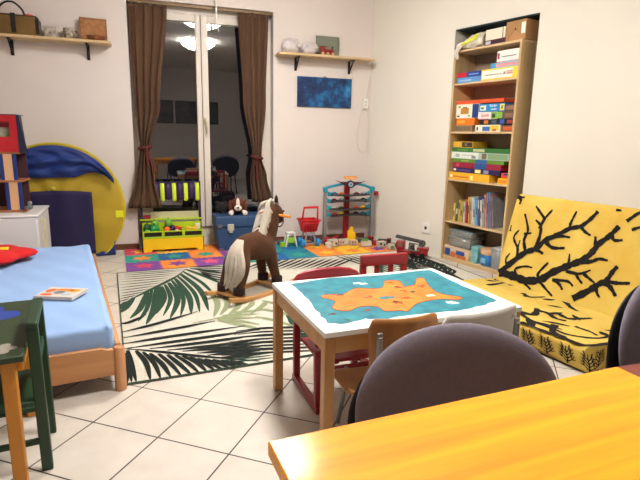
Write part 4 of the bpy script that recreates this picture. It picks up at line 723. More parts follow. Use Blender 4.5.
for k in range(4):
    z=.34+.087*k
    for j,x in enumerate((-.195,-.105,.085,.175)):
        zz=z+.012*math.sin(PI*(x+.24)/.48)*(1 if k%2 else -1)*-1+.0125+.004; c=cols[(n_*4+k+j)%9]
        minicar(x,-.03,zz,BA+.15*math.sin(n_*2.1),c,'%s toy car, %s on the %s garage deck'%(c[0],posn[j],lv[k]),base=lambda x,y,z:BP(2.50+x,-.24+y,z*.96)); n_+=1
# things on the mat before the garage: low white track pieces and small vehicles
FZ=.0114
def small_block(nm,lab,cat,x,y,rz,parts,group):
    t=thing(nm,lab,cat,(x,y,FZ),rz,group)
    for (pn,mat,boxes) in parts:
        g=G(); 
        for b_ in boxes: g.box(*b_)
        g.build(pn,mat,t,bevel=.003)
    return t
tw_=M('track_white',(214,208,190),.5,c2=(186,178,160),scale=12); 
lab=['cream toy truck nearest the red cart, before the garage','cream toy block with black dot before the garage','cream toy wall piece in front of the yellow garage tower','cream toy building piece with green roof','cream toy gate piece at the right of the garage front','cream toy block at the far right of the mat']
for i,(x,y,w,h,rz) in enumerate([(1.715,5.40,.11,.085,.2),(1.86,5.46,.10,.07,-.1),(1.98,5.43,.09,.06,.1),(2.10,5.33,.12,.065,-.2),(2.26,5.26,.10,.07,.15),(2.33,5.14,.07,.06,0)]):
    P=[('body',tw_,[(-w/2,w/2,-.03,.03,.012,h)]),('base',M('track_grey',(150,146,140),.5),[(-w/2-.004,w/2+.004,-.034,.034,0,.0115)])]
    if i in(0,4): P+=[('window',blackc,[(-w/2+.015,-w/2+.04,-.033,-.0305,h*.45,h*.8)]),('window',blackc,[(w/2-.035,w/2-.012,-.033,-.0305,h*.3,h*.6)])]
    elif i==1: P.append(('dot',M('dot_blue',(30,40,110),.5),[(-.01,.01,-.033,-.0305,h*.4,h*.65)])); P.append(('stripe',gred,[(-.04,-.034,-.033,-.0305,.02,h*.8),(-.026,-.02,-.033,-.0305,.02,h*.8)]))
    elif i==2: P.append(('stripe',gred,[(q,q+.008,-.033,-.0305,.015,h*.9) for q in(-.03,-.01,.01)]))
    elif i==3: P.append(('roof',M('roof_green',(90,150,70),.5),[(-.05,.02,-.032,.02,h+.0005,h+.025)]))
    else: P.append(('panel',M('panel_green',(90,130,80),.5),[(-.02,.02,-.033,-.0305,h*.2,h*.7)]))
    small_block('toy_building_piece',lab[i],'toy block',x,y,rz,P,'cream toy pieces before the garage')
for i,(x,y,w,h,rz,c,nm) in enumerate([(1.79,5.50,.07,.055,.5,(150,40,44),'dark red'),(1.93,5.53,.08,.05,-.3,(206,200,180),'cream'),(2.04,5.56,.06,.07,.2,(120,116,110),'grey'),(2.15,5.41,.06,.05,.6,(60,60,64),'charcoal'),(2.235,5.37,.07,.06,-.2,(160,40,44),'brick red'),(2.40,5.24,.06,.045,.3,(70,44,50),'plum')]):
    small_block('toy_building_piece','small %s toy block among the cream pieces before the garage'%nm,'toy block',x,y,rz,[('body',M('smallblock_'+nm.replace(' ','_'),c,.5),[(-w/2,w/2,-.025,.025,0,h)]),('knob',tw_,[(-w*.2,w*.2,-.015,.015,h+.0003,h+.012)])],'small toy blocks before the garage')
g=G(); g.lathe([(.04,0),(.044,.02),(.04,.06),(.02,.065)],n=18); tag(place(g.build('toy_drum',tw_,smooth=50),(1.655,5.345,FZ),0),'round cream toy drum at the left end of the pieces before the garage','toy block')
def truck(nm,lab,x,y,z,rz,body,cab,L=.16,group=None):
    t=thing(nm,lab,'toy truck',(x,y,z),rz,group)
    g=G(); g.box(-L/2,L/2,-.028,.028,.018,.032); g.build('chassis',blackc,t,bevel=.002)
    g=G(); g.box(L*.18,L/2,-.03,.03,.0325,.085); g.build('cab',cab,t,bevel=.006)
    g=G(); g.box(L*.5+.0002,L*.5+.002,-.022,.022,.055,.078); g.box(L*.25,L*.45,-.0315,-.0302,.055,.078); g.build('cab_window',M('toy_window',(30,40,50),.2),t)
    g=G(); g.box(-L/2,L*.15,-.03,.03,.0325,.07); g.build('load_bed',body,t,bevel=.004)
    for xx in(-L*.34,-L*.1,L*.32):
        for yy in(-.030,.030): g=G(); g.lathe([(.018,yy-.007),(.018,yy+.007)],(xx,0,.0182),14,axis='y'); g.build('wheel',blackc,t)
    return t
truck('toy_truck','small red toy truck at the left foot of the garage',1.80,5.58,FZ,.3,gred,gred,.10,'small toy trucks round the garage foot')
truck('toy_truck','small dark red toy truck at the right foot of the garage',2.36,5.40,.0009,-.5,gdk,M('toy_dark_red2',(110,24,30),.4),.15,'small toy trucks round the garage foot')
truck('toy_truck','black and red toy truck behind the green-roofed piece',2.18,5.47,FZ,.4,blackc,gred,.12,'small toy trucks round the garage foot')
truck('toy_truck','tiny red toy truck leaning by the left garage post',1.68,5.50,FZ,1.3,gred,gred,.08,'small toy trucks round the garage foot')
# ================================================================ FIRE TRUCK
u_=math.atan2(-.22,.31)
t=thing('toy_fire_truck','red toy fire truck with grey ladder standing before the right wall','toy truck',(2.385,4.74,.0125),u_)
ft=M('fire_red',(150,18,24),.35,coat=.4); fdk=M('fire_dark_grey',(74,74,72),.45); frg=M('fire_light_grey',(120,116,110),.45)
g=G(); g.box(-.15,.17,-.045,.045,.03,.075); g.build('chassis',ft,t,bevel=.006)
g=G(); g.box(-.16,-.07,-.05,.05,.0755,.17); g.build('cab',ft,t,bevel=.012,seg=3)
g=G(); g.box(-.1605,-.1602,-.04,.04,.11,.155); g.box(-.14,-.09,-.0515,-.0502,.11,.15); g.build('cab_window',M('cab_window_beige',(130,96,76),.3),t)
g=G(); g.box(.06,.18,-.048,.048,.0755,.115); g.build('rear_box',ft,t,bevel=.006)
g=G(); g.lathe([(.035,.0),(.035,.03)],(.0,0,.0755),18); g.box(-.03,.03,-.02,.02,.106,.15); g.build('turret',fdk,t,bevel=.003)
g=G(); a_=Vector((-.17,0,.212)); b_=Vector((.12,0,.168))
for s in(-1,1): g.bar(a_+Vector((0,s*.022,0)),b_+Vector((0,s*.022,0)),.012,.028)
for k in range(12): p=a_+(b_-a_)*(k+.5)/12; g.bar(p+Vector((0,-.022,0)),p+Vector((0,.022,0)),.006,.006)
g.build('ladder',fdk,t)
g=G(); g.tube(smoothline([(.11,-.055,.12),(.06,-.058,.155),(.0,-.055,.14),(-.02,-.055,.10),(.03,-.057,.078),(.09,-.057,.09)],4),.006,8); g.build('hose',frg,t,smooth=60)
g=G(); g.lathe([(.035,-.012),(.035,.012)],(.11,-.0,.155),20,axis='y'); g.build('hose_reel',fdk,t,bevel=.002)
g=G(); g.lathe([(.024,-.0135),(.024,-.0125)],(.11,-.0,.155),20,axis='y'); g.build('reel_disc',frg,t)
for xx in(-.11,.02,.12):
    for yy in(-.048,.048): g=G(); g.lathe([(.026,yy-.01),(.028,yy-.007),(.028,yy+.007),(.026,yy+.01)],(xx,0,.0285),18,axis='y'); o=g.build('wheel',blackc,t)
# ================================================================ BOOKCASE IN THE NICHE
t=thing('bookcase','tall open birch bookcase standing in the wall niche','bookcase',SP(0,0,0),SA)
DP=.275; TOP=2.092; shelfz=[.042,.415,.848,1.32,1.784]
g=G(); g.box(0,.022,0,DP,.0,TOP-.02); g.build('side_panel',birch_v,t,bevel=.0015)
g=G(); g.box(.78,.802,0,DP,.0,TOP-.02); g.build('side_panel',birch_v,t,bevel=.0015)
g=G(); g.box(0,.802,0,DP,TOP-.0195,TOP); g.build('top_board',birch,t,bevel=.0015)
for z in shelfz: g=G(); g.box(.0225,.7795,.006,DP-.008,z-.018,z); g.build('shelf_board',birch,t,bevel=.0015)
g=G(); g.box(.0225,.7795,.012,.03,0,.0235); g.build('plinth',birch,t)
g=G(); g.box(.0,.802,DP,DP+.006,.0,TOP-.02); g.build('back_panel',M('bookcase_back',(150,128,106),.7),t)
def item(name,label,cat,u0,u1,z0,z1,c,d=.03,dep=.2,acc=(),group=None,rz=0,mat=None,bev=.0015):
    t=thing(name,label,cat,SP((u0+u1)/2,d,z0),SA+rz,group); w=(u1-u0)/2; h=z1-z0
    g=G(); g.box(-w,w,0,dep,0,h); g.build('box_body',mat or M('box_%d_%d_%d'%c,c,.5),t,bevel=bev)
    for (a0,a1,b0,b1,cc) in acc:
        g=G(); g.box(-w+2*w*a0,-w+2*w*a1,-.0012,-.0002,h*b0,h*b1); g.build('printed_label',M('box_%d_%d_%d'%cc,cc,.5),t)
    return t
GG='board game boxes in the bookcase'
def GB(lab,u0,u1,z0,z1,c,acc=(),d=.03,dep=.2): return item('game_box',lab,'box',u0,u1,z0,z1,c,d,dep,acc,GG)
e=.0006
# shelf 5
z=shelfz[4]+e
GB('light blue game box, lower of the pair on the bookcase top compartment left',.03,.345,z,z+.052,(96,150,206),[(.1,.6,.3,.6,(150,190,226))])
GB('red and dark blue game box lying on the light blue one',.028,.34,z+.053,z+.10,(30,60,140),[(0,.42,.05,.95,(190,36,44)),(.5,.9,.35,.6,(120,150,210))])
b_=GB('white game box with yellow edges and red logo, right-hand pile, top compartment',.352,.772,z,z+.098,(240,206,70),[(.03,.86,.12,.86,(244,238,222)),(.12,.6,.42,.52,(110,104,96)),(.62,.68,.38,.62,(40,44,40)),(.70,.86,.38,.68,(206,30,36))],d=.02)
text_mesh('HABA',.028,b_,(-.21+.42*.78,-.0016,.053),(R(90),0,0),M('haba_text',(250,240,230),.5))
GB('pale blue and pink flat game box between two white ones in the top compartment',.45,.765,z+.099,z+.145,(120,180,210),[(.2,.95,.2,.8,(226,150,150)),(0,.18,.1,.9,(60,150,200))])
GB('white game box uppermost in the top compartment',.515,.765,z+.146,z+.245,(238,232,224),[(.03,.12,.3,.8,(170,30,60)),(.22,.85,.42,.5,(120,116,112)),(.0,1,.0,.06,(190,120,120))])
# shelf 4
z=shelfz[3]+e
GB('brown-grey patterned game box at the bottom left of the second compartment',.05,.28,z,z+.060,(150,126,96),[(.05+.1*k,.1+.1*k,.15,.85,(96,84,70)) for k in range(9)])
GB('orange game box in the left pile of the second compartment',.052,.30,z+.061,z+.128,(226,120,30),[(.1,.5,.3,.7,(244,170,60)),(0,.04,0,1,(150,50,30))])
GB('white game box with a brown animal and dark blue side panel',.048,.342,z+.129,z+.262,(240,232,214),[(.74,1,.02,.98,(30,58,120)),(.22,.58,.3,.72,(186,130,44)),(.1,.2,.75,.88,(120,160,60)),(.06,.18,.1,.2,(30,26,26)),(.55,.66,.12,.2,(90,130,70)),(.3,.5,.72,.8,(120,70,30))])
GB('white game box with blue and yellow pictures at the bottom of the second compartment',.32,.62,z,z+.062,(236,228,204),[(.3,.6,.1,.75,(60,110,180)),(.62,.95,.2,.9,(240,196,60)),(.06,.12,.2,.7,(40,60,120)),(.7,.85,.1,.4,(200,80,50))])
GB('small brown game box with orange print at the bottom right of the second compartment',.636,.772,z,z+.055,(120,84,60),[(.15,.95,.2,.8,(206,92,44))])
GB('dark striped game box in the right-hand pile of the second compartment',.375,.772,z+.063,z+.113,(32,30,40),[(.12,.25,.2,.8,(206,120,50)),(.35,.5,.2,.8,(70,90,110)),(.6,.72,.1,.9,(50,90,170)),(.8,.95,.2,.8,(150,60,50))])
b_=GB('white game box with red lettering and green picture',.345,.575,z+.114,z+.180,(238,230,224),[(.68,1,.02,.98,(130,180,80)),(.74,.9,.2,.7,(40,50,40)),(.0,.6,.0,.08,(220,120,150))])
text_mesh('Spiele',.042,b_,(-.03,-.0016,.036),(R(90),0,0),M('red_lettering',(196,30,50),.5))
GB('green and brown game box beside the white one with red lettering',.577,.765,z+.114,z+.182,(96,80,66),[(.0,.3,.1,.9,(130,180,80)),(.45,.9,.2,.7,(140,100,80))])
b_=GB('bright blue game box with white lettering in the second compartment',.348,.655,z+.183,z+.254,(34,128,190),[(.05,.28,.15,.8,(236,236,226)),(.08,.2,.3,.6,(60,140,80)),(.82,.98,.1,.9,(244,210,90)),(.86,.93,.3,.7,(60,110,60))])
text_mesh('Kinder',.032,b_,(.02,-.0016,.052),(R(90),0,0),M('white_lettering',(240,240,240),.5)); text_mesh('Lieder',.028,b_,(.03,-.0016,.022),(R(90),0,0),M('white_lettering',(240,240,240),.5))
GB('flat orange-red game lid lying across the top of the second compartment piles',.03,.62,z+.264,z+.298,(226,84,42),d=.045)
GB('small brown box at the right end of the second compartment',.66,.77,z+.184,z+.235,(110,86,70),[(.1,.9,.2,.8,(150,110,90))])
# shelf 3
z=shelfz[2]+e
GB('wide orange-yellow game box, bottom of the middle compartment',.026,.56,z,z+.072,(236,176,44),[(.04,.10,.3,.6,(250,240,210)),(.1,.5,.3,.5,(206,120,40)),(.55,.62,.1,.7,(250,226,150))],d=.012,dep=.24)
GB('small yellow box at the right of the middle compartment',.645,.775,z,z+.052,(244,180,30),[(.1,.9,.2,.7,(230,130,40))])
GB('small red-orange box on the small yellow one',.68,.772,z+.053,z+.100,(226,76,40),[(.3,.9,.6,.95,(60,60,130))])
GB('dark navy game box in the tall pile of the middle compartment',.058,.66,z+.073,z+.118,(40,34,80),[(.02,.08,.3,.8,(220,210,200)),(.1,.4,.3,.7,(90,70,140)),(.5,.62,.15,.85,(236,226,150)),(.68,.78,.15,.85,(150,140,170))],dep=.22)
GB('maroon-red game box in the tall pile of the middle compartment',.052,.67,z+.119,z+.172,(150,34,60),[(.48,.72,.02,.98,(40,80,140)),(.08,.15,.2,.8,(200,80,90))],dep=.22)
GB('green game box in the tall pile of the middle compartment',.034,.70,z+.173,z+.207,(96,140,50),[(.48,.7,.02,.98,(50,100,150)),(.2,.35,.3,.7,(150,180,90))],dep=.22)
GB('long white-green landscape game box in the middle compartment',.026,.75,z+.208,z+.274,(170,190,180),[(0,.5,.03,.97,(226,230,222)),(.08,.16,.25,.7,(130,90,50)),(.2,.42,.5,.62,(120,170,120)),(.38,.46,.1,.5,(40,50,120)),(.56,.64,.1,.9,(120,100,80)),(.66,.98,.1,.9,(130,160,120))],dep=.23)
GB('dark green flat game box, second from the top of the middle pile',.03,.745,z+.275,z+.316,(54,112,52),[(.4,.6,.2,.8,(196,200,150)),(.1,.3,.3,.7,(90,150,80))],dep=.22)
GB('small yellow and dark box on top of the middle pile',.042,.305,z+.317,z+.375,(216,168,50),[(.45,.98,.1,.9,(60,50,44)),(.55,.7,.3,.7,(200,170,120))])
# shelf 2: books
z=shelfz[1]+e
BK=[('yellow',(232,196,60),.022,.185,0),('dark green',(40,70,44),.034,.19,0),('black dotted green',(30,44,34),.014,.20,0),('ochre',(206,166,64),.024,.225,0),('yellow-green',(196,190,70),.018,.21,0),('dark teal',(34,60,52),.020,.20,0),('pale pink',(222,196,190),.018,.215,-2),('crimson',(170,36,44),.018,.215,-2),('brown',(110,70,44),.012,.22,-3),('orange',(226,140,50),.018,.27,-6),('green-white',(190,206,170),.014,.275,-7),('white thick',(232,230,228),.030,.265,-7),('white and blue',(150,186,214),.024,.265,-7),('light blue',(96,156,200),.016,.26,-7),('maroon',(140,36,60),.022,.27,-7),('navy',(40,60,120),.018,.285,-7),('white thin',(236,232,222),.014,.255,-7),('brown orange',(180,100,60),.016,.25,-7),('grey',(150,160,170),.020,.27,-8),('coral',(222,120,100),.020,.315,-8),('blue',(34,86,160),.024,.325,-8),('sky blue',(70,130,190),.014,.34,-8),('rose grey',(150,100,110),.018,.33,-8),('slate',(110,116,130),.014,.30,-8)]
u=.10
for i,(nm,c,w,h,ln) in enumerate(BK):
    w*=.95; c=tuple(int(255-(255-v)*.82) for v in c)
    if ln and BK[i-1][4]!=ln: u+=(.215 if ln==-2 else .24)*math.sin(R(BK[i-1][4]-ln))*.98+.003
    loc=SP(u,.04+.012*((i*7)%3),z); t=thing('picture_book','%s upright picture book, number %d from the left'%(nm,i+1),'book',loc,0,'picture books on the lower shelf')
    t['label']='%s-spined picture book standing on the second shelf from the bottom of the bookcase'%nm
    t.rotation_euler=(0,R(ln),SA)
    th=w*1.0
    g=G(); g.box(0,.0018,0,.17,0,h); g.box(th-.0028,th-.001,0,.17,0,h); g.box(0,th-.001,-.001,.0015,0,h); g.build('cover',M('spine_'+nm.replace(' ','_'),c,.45,c2=tuple(int(v*.9) for v in c),scale=18),t)
    g=G(); g.box(.002,th-.003,.002,.166,.003,h-.003); g.build('pages',M('page_edge',(222,214,200),.8),t)
    g=G(); a_=.3+.1*((i*5)%4); g.box(th*.2,th*.75,-.0018,-.0011,h*a_,h*(a_+.3)); g.build('spine_label',M('spine_label_'+('light' if sum(c)<330 else 'dark'),(226,220,206) if sum(c)<330 else (70,60,70),.5),t)
    u+=w/math.cos(R(ln))+.0012
# shelf 1: tubs
z=shelfz[0]+e
clr=M('clear_tub',(206,208,204),.15,trans=.75); 
def tub(name,label,u0,u1,z0,h,mat,lidmat,contents=(),d=.03,dep=.2,lidh=.014,acc=()):
    t=thing(name,label,'storage box',SP((u0+u1)/2,d,z0),SA,'tubs on the bottom shelf'); w=(u1-u0)/2
    g=G(); k=.92; vs=[(-w*k,.008,0),(w*k,.008,0),(w*k,dep-.008,0),(-w*k,dep-.008,0),(-w*.98,.002,h),(w*.98,.002,h),(w*.98,dep-.002,h),(-w*.98,dep-.002,h)]
    g.add(vs,[(3,2,1,0),(0,1,5,4),(1,2,6,5),(2,3,7,6),(3,0,4,7)]); g.build('tub',mat,t,solid=.002)
    if lidmat: g=G(); g.box(-w,w,0,dep,h,h+lidh); g.build('lid',lidmat,t,bevel=.004)
    rnd=random.Random(int(u0*999))
    for i,(c,n) in enumerate(contents):
        g=G()
        for k_ in range(n): g.ball((rnd.uniform(-w*.7,w*.7),rnd.uniform(.03,dep-.03),rnd.uniform(.02,h*.7)),rnd.uniform(.012,.02),8)
        o=g.build('tub_contents',M('contents_%d_%d_%d'%c,c,.5),t); o['kind']='stuff'
    for (a0,a1,b0,b1,cc) in acc:
        g=G(); g.box(-w+2*w*a0,-w+2*w*a1,-.002,.0005,h*b0,h*b1); g.build('printed_label',M('box_%d_%d_%d'%cc,cc,.5),t)
tub('storage_tub','white lidded tub with blue and orange pictures, bottom shelf left',.03,.375,z,.095,M('tub_cream',(206,176,140),.5),M('lid_peach',(222,190,156),.5),acc=[(.06,.26,.15,.9,(40,80,150)),(.3,.5,.1,.6,(206,110,50)),(.52,.85,.45,.9,(50,80,160)),(.55,.9,.05,.4,(206,110,50)),(.3,.95,.75,.98,(220,200,180))],d=.012,dep=.25)
tub('storage_tub','clear plastic tub with grey contents stacked on the peach lid',.06,.37,z+.112,.09,clr,M('lid_clear',(190,192,188),.2,trans=.5),[((96,100,96),14),((150,144,130),10)],d=.03,dep=.2)
tub('storage_tub','clear flat tub, topmost of the bottom shelf stack',.07,.38,z+.217,.06,clr,M('lid_bluegrey',(110,124,130),.3),[((80,84,84),12)],d=.035,dep=.19)
g=G(); g.box(.0,.085,0,.1,0,.165); o=g.build('carton',M('teal_carton',(80,160,170),.5,c2=(150,196,190),scale=20),bevel=.003); place(o,SP(.392,.03,z),SA); tag(o,'tall teal carton between the tubs on the bottom shelf','carton')
t=thing('paint_pot','round blue pot with beige lid on the bottom shelf','pot',SP(.565,.095,z),SA)
g=G(); g.lathe([(.065,0),(.075,.01),(.078,.10),(.074,.112)],n=28); g.build('pot',M('pot_blue',(40,120,190),.35),t,smooth=50)
g=G(); g.lathe([(.082,.1125),(.084,.12),(.084,.16),(.076,.168)],n=28); g.build('lid',M('pot_lid_beige',(196,156,118),.5),t,smooth=50)
g=G(); g.box(-.03,.03,-.0795,-.076,.03,.08); g.build('printed_label',M('pot_label',(120,180,210),.5),t)
tub('storage_tub','grey translucent tub at the right end of the bottom shelf',.655,.772,z,.19,M('tub_grey_clear',(170,174,176),.25,trans=.45),M('lid_grey_clear',(190,192,192),.3),[((120,120,130),8),((80,90,120),5)],d=.02,dep=.2)
# on top of the bookcase
z=TOP+e
item('game_box','dark blue and grey game box behind the carrier bag on the bookcase top','box',.17,.352,z,z+.12,(34,44,80),.175,.09,[(.05,.2,.1,.9,(90,96,120)),(.3,.36,.05,.95,(120,150,180)),(.7,.76,.05,.95,(150,160,190))])
item('game_box','white cardboard box on a flat dark red box on the bookcase top','box',.36,.585,z+.046,z+.140,(232,222,200),.03,.2,[(.86,.9,0,1,(120,104,90))])
item('game_box','flat dark red box under the white cardboard box on the bookcase top','box',.362,.60,z,z+.045,(80,34,36),.02,.2,[(.05,.3,.2,.8,(196,190,200)),(.35,.9,.3,.6,(40,34,60))])
t=thing('cardboard_box','brown cardboard box with white label at the right of the bookcase top','box',SP(.735,.02,z),SA+.03)
g=G(); g.box(-.13,.075,0,.22,0,.165); g.build('carton',M('carton_brown',(176,130,84),.8,noise=.1,scale=10),t,bevel=.003)
g=G(); g.box(.03,.070,-.0012,-.0003,.05,.14); g.build('paper_label',M('paper_label_white',(234,228,220),.6),t)
g=G(); g.prism([(-.04,.085),(-.022,.085),(-.031,.11)],-.0012,-.0003,plane='xz'); g.bar((-.115,-.0008,.01),(-.03,-.0008,.10),.0008,.0015,up=(0,1,0)); g.bar((-.03,-.0008,.10),(.03,-.0008,.05),.0008,.0015,up=(0,1,0)); g.build('black_mark',M('mark_black',(50,36,28),.6),t)
g=G(); g.box(-.13,.075,.10,.12,.165,.1658); g.build('packing_tape',M('tape_tan',(196,160,110),.4),t)
# plastic carrier bag spilling over the top left edge
g=G(); rnd=random.Random(4)
def fbag(a,b):
    q=2*PI*a; th=PI*b; k=1+.07*math.sin(5*q+3*th)+.05*math.sin(9*q-5*th)+.06*math.cos(3*q+7*th)
    r_=math.sin(th)**.5 if 0<b<1 else 0
    x=.17+.155*r_*k*math.cos(q); tilt=.045*(x-.17)/.15
    zz=max(z+.003,z+.055-.055*math.cos(th)*k+tilt*(1 if b>.4 else 0)); return (x,.075+.085*r_*k*math.sin(q),zz)
g.surf(fbag,40,20)
def flap(a,b):
    w_=.10*(1-.75*b); x=.075-.5*w_+w_*a+.01*math.sin(b*9)-.035*b; return (x,-.010-.012*math.sin(PI*b)+.004*math.sin(a*9+b*7),z+.055-.15*b+.012*math.sin(a*PI))
g.surf(flap,10,14)
g.surf(lambda a,b:(.035+.08*a,-.010+.05*b,z+.055+.01*math.sin(PI*b)+.012*math.sin(a*PI)),8,6)
o=g.build('carrier_bag',M('carrier_bag_white',(226,216,200),.3,c2=(200,192,174),scale=14),smooth=60,solid=.002); place(o,SP(0,0,0),SA); tag(o,'crumpled white plastic carrier bag with yellow-green print on the bookcase top left','bag')
g=G()
g.surf(lambda a,b:tuple(Vector(fbag(.66+.22*a,.42+.25*b))+Vector((0,-.006,.003))),14,10); g.build('bag_print',M('bag_print_lime',(206,206,70),.4),o,smooth=60)
# ================================================================ FUTON SOFA
SO=SN*3.7092-SU*(3.915-1.115)  # far end of the sofa: distance 2.80 along the wall
SO=SN*3.7092-SU*2.80
ym=M('sofa_yellow_cloth',(216,190,94),.9,c2=(202,162,64),scale=3,bump=.25,bscale=40,sheen=.2); yk=M('sofa_print_black',(12,9,10),.9)
t=thing('futon_sofa','low futon sofa under a yellow cover printed with black coral branches','sofa',(SO.x,SO.y,0),SA)
UE=1.31
def seatz(W): return .10+(.065)*((-.42-W)/.80)
def sp(u,W): return (u,W,seatz(W)+.004*math.sin(u*11+W*5)*math.sin(W*9))
g=G()
prof=[(-1.17,.008),(-1.195,.06),(-1.222,.13),(-1.222,.150)]+[(-1.21,.163)]+[(-1.19+.77*i/12,None) for i in range(13)]+[(-.34,.10),(-.34,.008)]
NU=30
def PS(i,u):
    W,zz=prof[i]; 
    if zz is None: return sp(u,W)
    return (u,W+(.006*math.sin(u*14) if zz<.1 else 0),zz)
vs=[PS(i,-.06+(UE+.06)*j/NU) for j in range(NU+1) for i in range(len(prof))]; n=len(prof)
g.add(vs,[(j*n+i,j*n+i+1,(j+1)*n+i+1,(j+1)*n+i) for j in range(NU) for i in range(n-1)]+[(j*n+n-1,j*n,(j+1)*n,(j+1)*n+n-1) for j in range(NU)]+[tuple(range(n))[::-1],tuple(range(NU*n,NU*n+n))],0)
for w,P in SEAT_STROKES: stroke(g,[(min(max(a,-.05),UE-.005),min(max(b,-1.2),-.38)) for a,b in P],w*2.1,lambda u,W:(sp(u,W)[0],W,sp(u,W)[2]+.0022),1,'branch' if len(P)>2 else 'line')
stroke(g,[(-.05,.012),(.4,.016),(.9,.012),(UE,.014)],.022,lambda u,zz:(u,-1.172-.35*zz-.006,zz),1,'line')
def fr(u,zz): return (u,-1.176-.36*zz-.006,zz)
for (mu,mz) in MOTIFS+[(.70,.085),(.83,.085),(.56,.085),(.42,.085),(.28,.085),(.14,.085)]:
    mz=.085; rnd=random.Random(int(mu*1000))
    stroke(g,[(mu,mz-.055),(mu+.003,mz-.02),(mu-.002,mz+.02),(mu,mz+.055)],.010,fr,1,'branch')
    for sg in(-1,1):
        for k in range(4):
            z0=mz-.045+.02*k; l=.046-.006*k; q=(mu+sg*l*.6,z0+.022); r_=(mu+sg*l,z0+.045+.004*k)
            stroke(g,[(mu,z0),q,r_],.007,fr,1,'branch'); stroke(g,[q,(q[0]+sg*.018,q[1]+.003),(q[0]+sg*.028,q[1]+.012)],.005,fr,1,'branch'); stroke(g,[q,(q[0]+sg*.002,q[1]+.02),(q[0]+sg*.008,q[1]+.034)],.005,fr,1,'branch')
def en(W,zz): return (UE+.0025,W,zz)
for mW in(-1.08,-.90,-.72):
    mz=.08
    stroke(g,[(mW,mz-.05),(mW,mz+.05)],.010,en,1,'branch')
    for sg in(-1,1):
        for k in range(4):
            z0=mz-.045+.02*k; l=.046-.006*k; q=(mW+sg*l*.6,z0+.02); stroke(g,[(mW,z0),q,(mW+sg*l,z0+.04)],.007,en,1,'branch'); stroke(g,[q,(q[0]+sg*.018,q[1]+.003),(q[0]+sg*.028,q[1]+.010)],.005,en,1,'branch')
g.build('seat_cushion',[ym,yk],t,smooth=50,recalc=False)
# backrest
LBk=.7301; A0=(-.42,.09); E2=(.17/LBk,.71/LBk)
def bp_(u,v): # on the front plane of the back
    b=.008*math.sin(u*6+v*4)+.012*math.sin(PI*v/LBk)
    return (u,A0[0]+E2[0]*v-b*.6,A0[1]+E2[1]*v)
tp=LBk
prof2=[(0,-.0),*[(i/12*(tp-.02),None) for i in range(13)]]
g=G(); NU=34; UE2=1.40
back_prof=[(A0[0]+E2[0]*tp+.006,A0[1]+E2[1]*tp-.004),(A0[0]+E2[0]*tp+.03,A0[1]+E2[1]*tp+.012),(A0[0]+E2[0]*tp+.075,A0[1]+E2[1]*tp+.008),(A0[0]+E2[0]*tp+.105,A0[1]+E2[1]*tp-.03),(-.20,.02),(-.325,.02)]
rows_=[]
for j in range(NU+1):
    u=UE2*j/NU; r_=[bp_(u,v) for v in [i/12*(tp-.012) for i in range(13)]]+[(u,W,zz) for W,zz in back_prof]
    rows_.append(r_)
n=len(rows_[0]); vs=[p for r_ in rows_ for p in r_]
g.add(vs,[(j*n+i,j*n+i+1,(j+1)*n+i+1,(j+1)*n+i) for j in range(NU) for i in range(n-1)]+[(j*n+n-1,j*n,(j+1)*n,(j+1)*n+n-1) for j in range(NU)]+[tuple(range(n))[::-1],tuple(range(NU*n,NU*n+n))],0)
for w,P in BACK_STROKES:
    P=[(a,b) for a,b in P]
    stroke(g,[(min(max(a,.004),UE2-.01),min(max(b,.005),tp-.008)) for a,b in P],w*1.5,lambda u,v:(lambda q:(q[0],q[1]-.0035,q[2]+.0008))(bp_(u,v)),1,'branch')
g.build('backrest',[ym,yk],t,smooth=50,recalc=False)
# ================================================================ WHITE PLAY TABLE
TR=R(5.73)
t=thing('play_table','white topped play table with a teal and orange painted sea map and wooden legs','table',(.920,2.021,0),TR)
hw_,hd_=.456,.338
wt=M('table_white_laminate',(238,238,234),.3,coat=.2)
g=G(); g.box(-hw_,hw_,-hd_,hd_,.528,.55); g.build('table_top',wt,t,bevel=.003)
teal_m=M('map_sea_teal',(40,134,146),.5,c2=(20,98,116),scale=16); or_m=M('map_land_orange',(238,132,44),.5,c2=(222,98,28),scale=14)
def jag(P,amp,n=4,seed=1):
    rnd=random.Random(seed); o=[]
    for i in range(len(P)):
        a=P[i];b=P[(i+1)%len(P)]
        for k in range(n): o.append((a[0]+(b[0]-a[0])*k/n+rnd.uniform(-amp,amp),a[1]+(b[1]-a[1])*k/n+rnd.uniform(-amp,amp)))
    return o
g=G(); g.prism(jag(TEAL,.005),.5502,.5508); g.build('sea_print',teal_m,t)
L=smoothline(ORANGE+[ORANGE[0]],4)[:-1]; g=G(); g.prism(L,.5509,.5514); g.build('land_print',or_m,t)
g=G(); g.tube([(p[0],p[1],.5512) for p in L],.0016,6,closed=True); g.build('coast_line',M('coast_rust',(150,80,40),.6),t)
g=G(); g.prism(LAKE,.5515,.5519); g.build('lake_print',teal_m,t)
mkm=[M('mark_dark_brown',(110,60,40),.6),M('mark_red_brown',(170,60,36),.6),M('mark_green',(70,110,80),.6)]
for i,(x,y) in enumerate(MARKS): 
    a_=i*1.3; w=.018; g=G(); g.bar((x-w*math.cos(a_),y-w*math.sin(a_),.5519),(x+w*math.cos(a_),y+w*math.sin(a_),.5519),.006,.0005); g.bar((x-.006,y+.008,.5519),(x+.008,y+.008,.5519),.006,.0005); g.bar((x+.006,y-.007,.5519),(x+.012,y+.01,.5519),.006,.0005); g.build('landmark_print',mkm[i%3],t)
for i,(x,y) in enumerate(BOATS): 
    g=G(); g.prism([(x-.022,y-.012),(x+.022,y-.012),(x+.014,y+.012),(x-.004,y+.006),(x-.016,y+.012)],.5519,.5524); g.build('boat_print',M('boat_white',(240,236,226),.5),t)
lx,ly=hw_-.024,hd_-.024
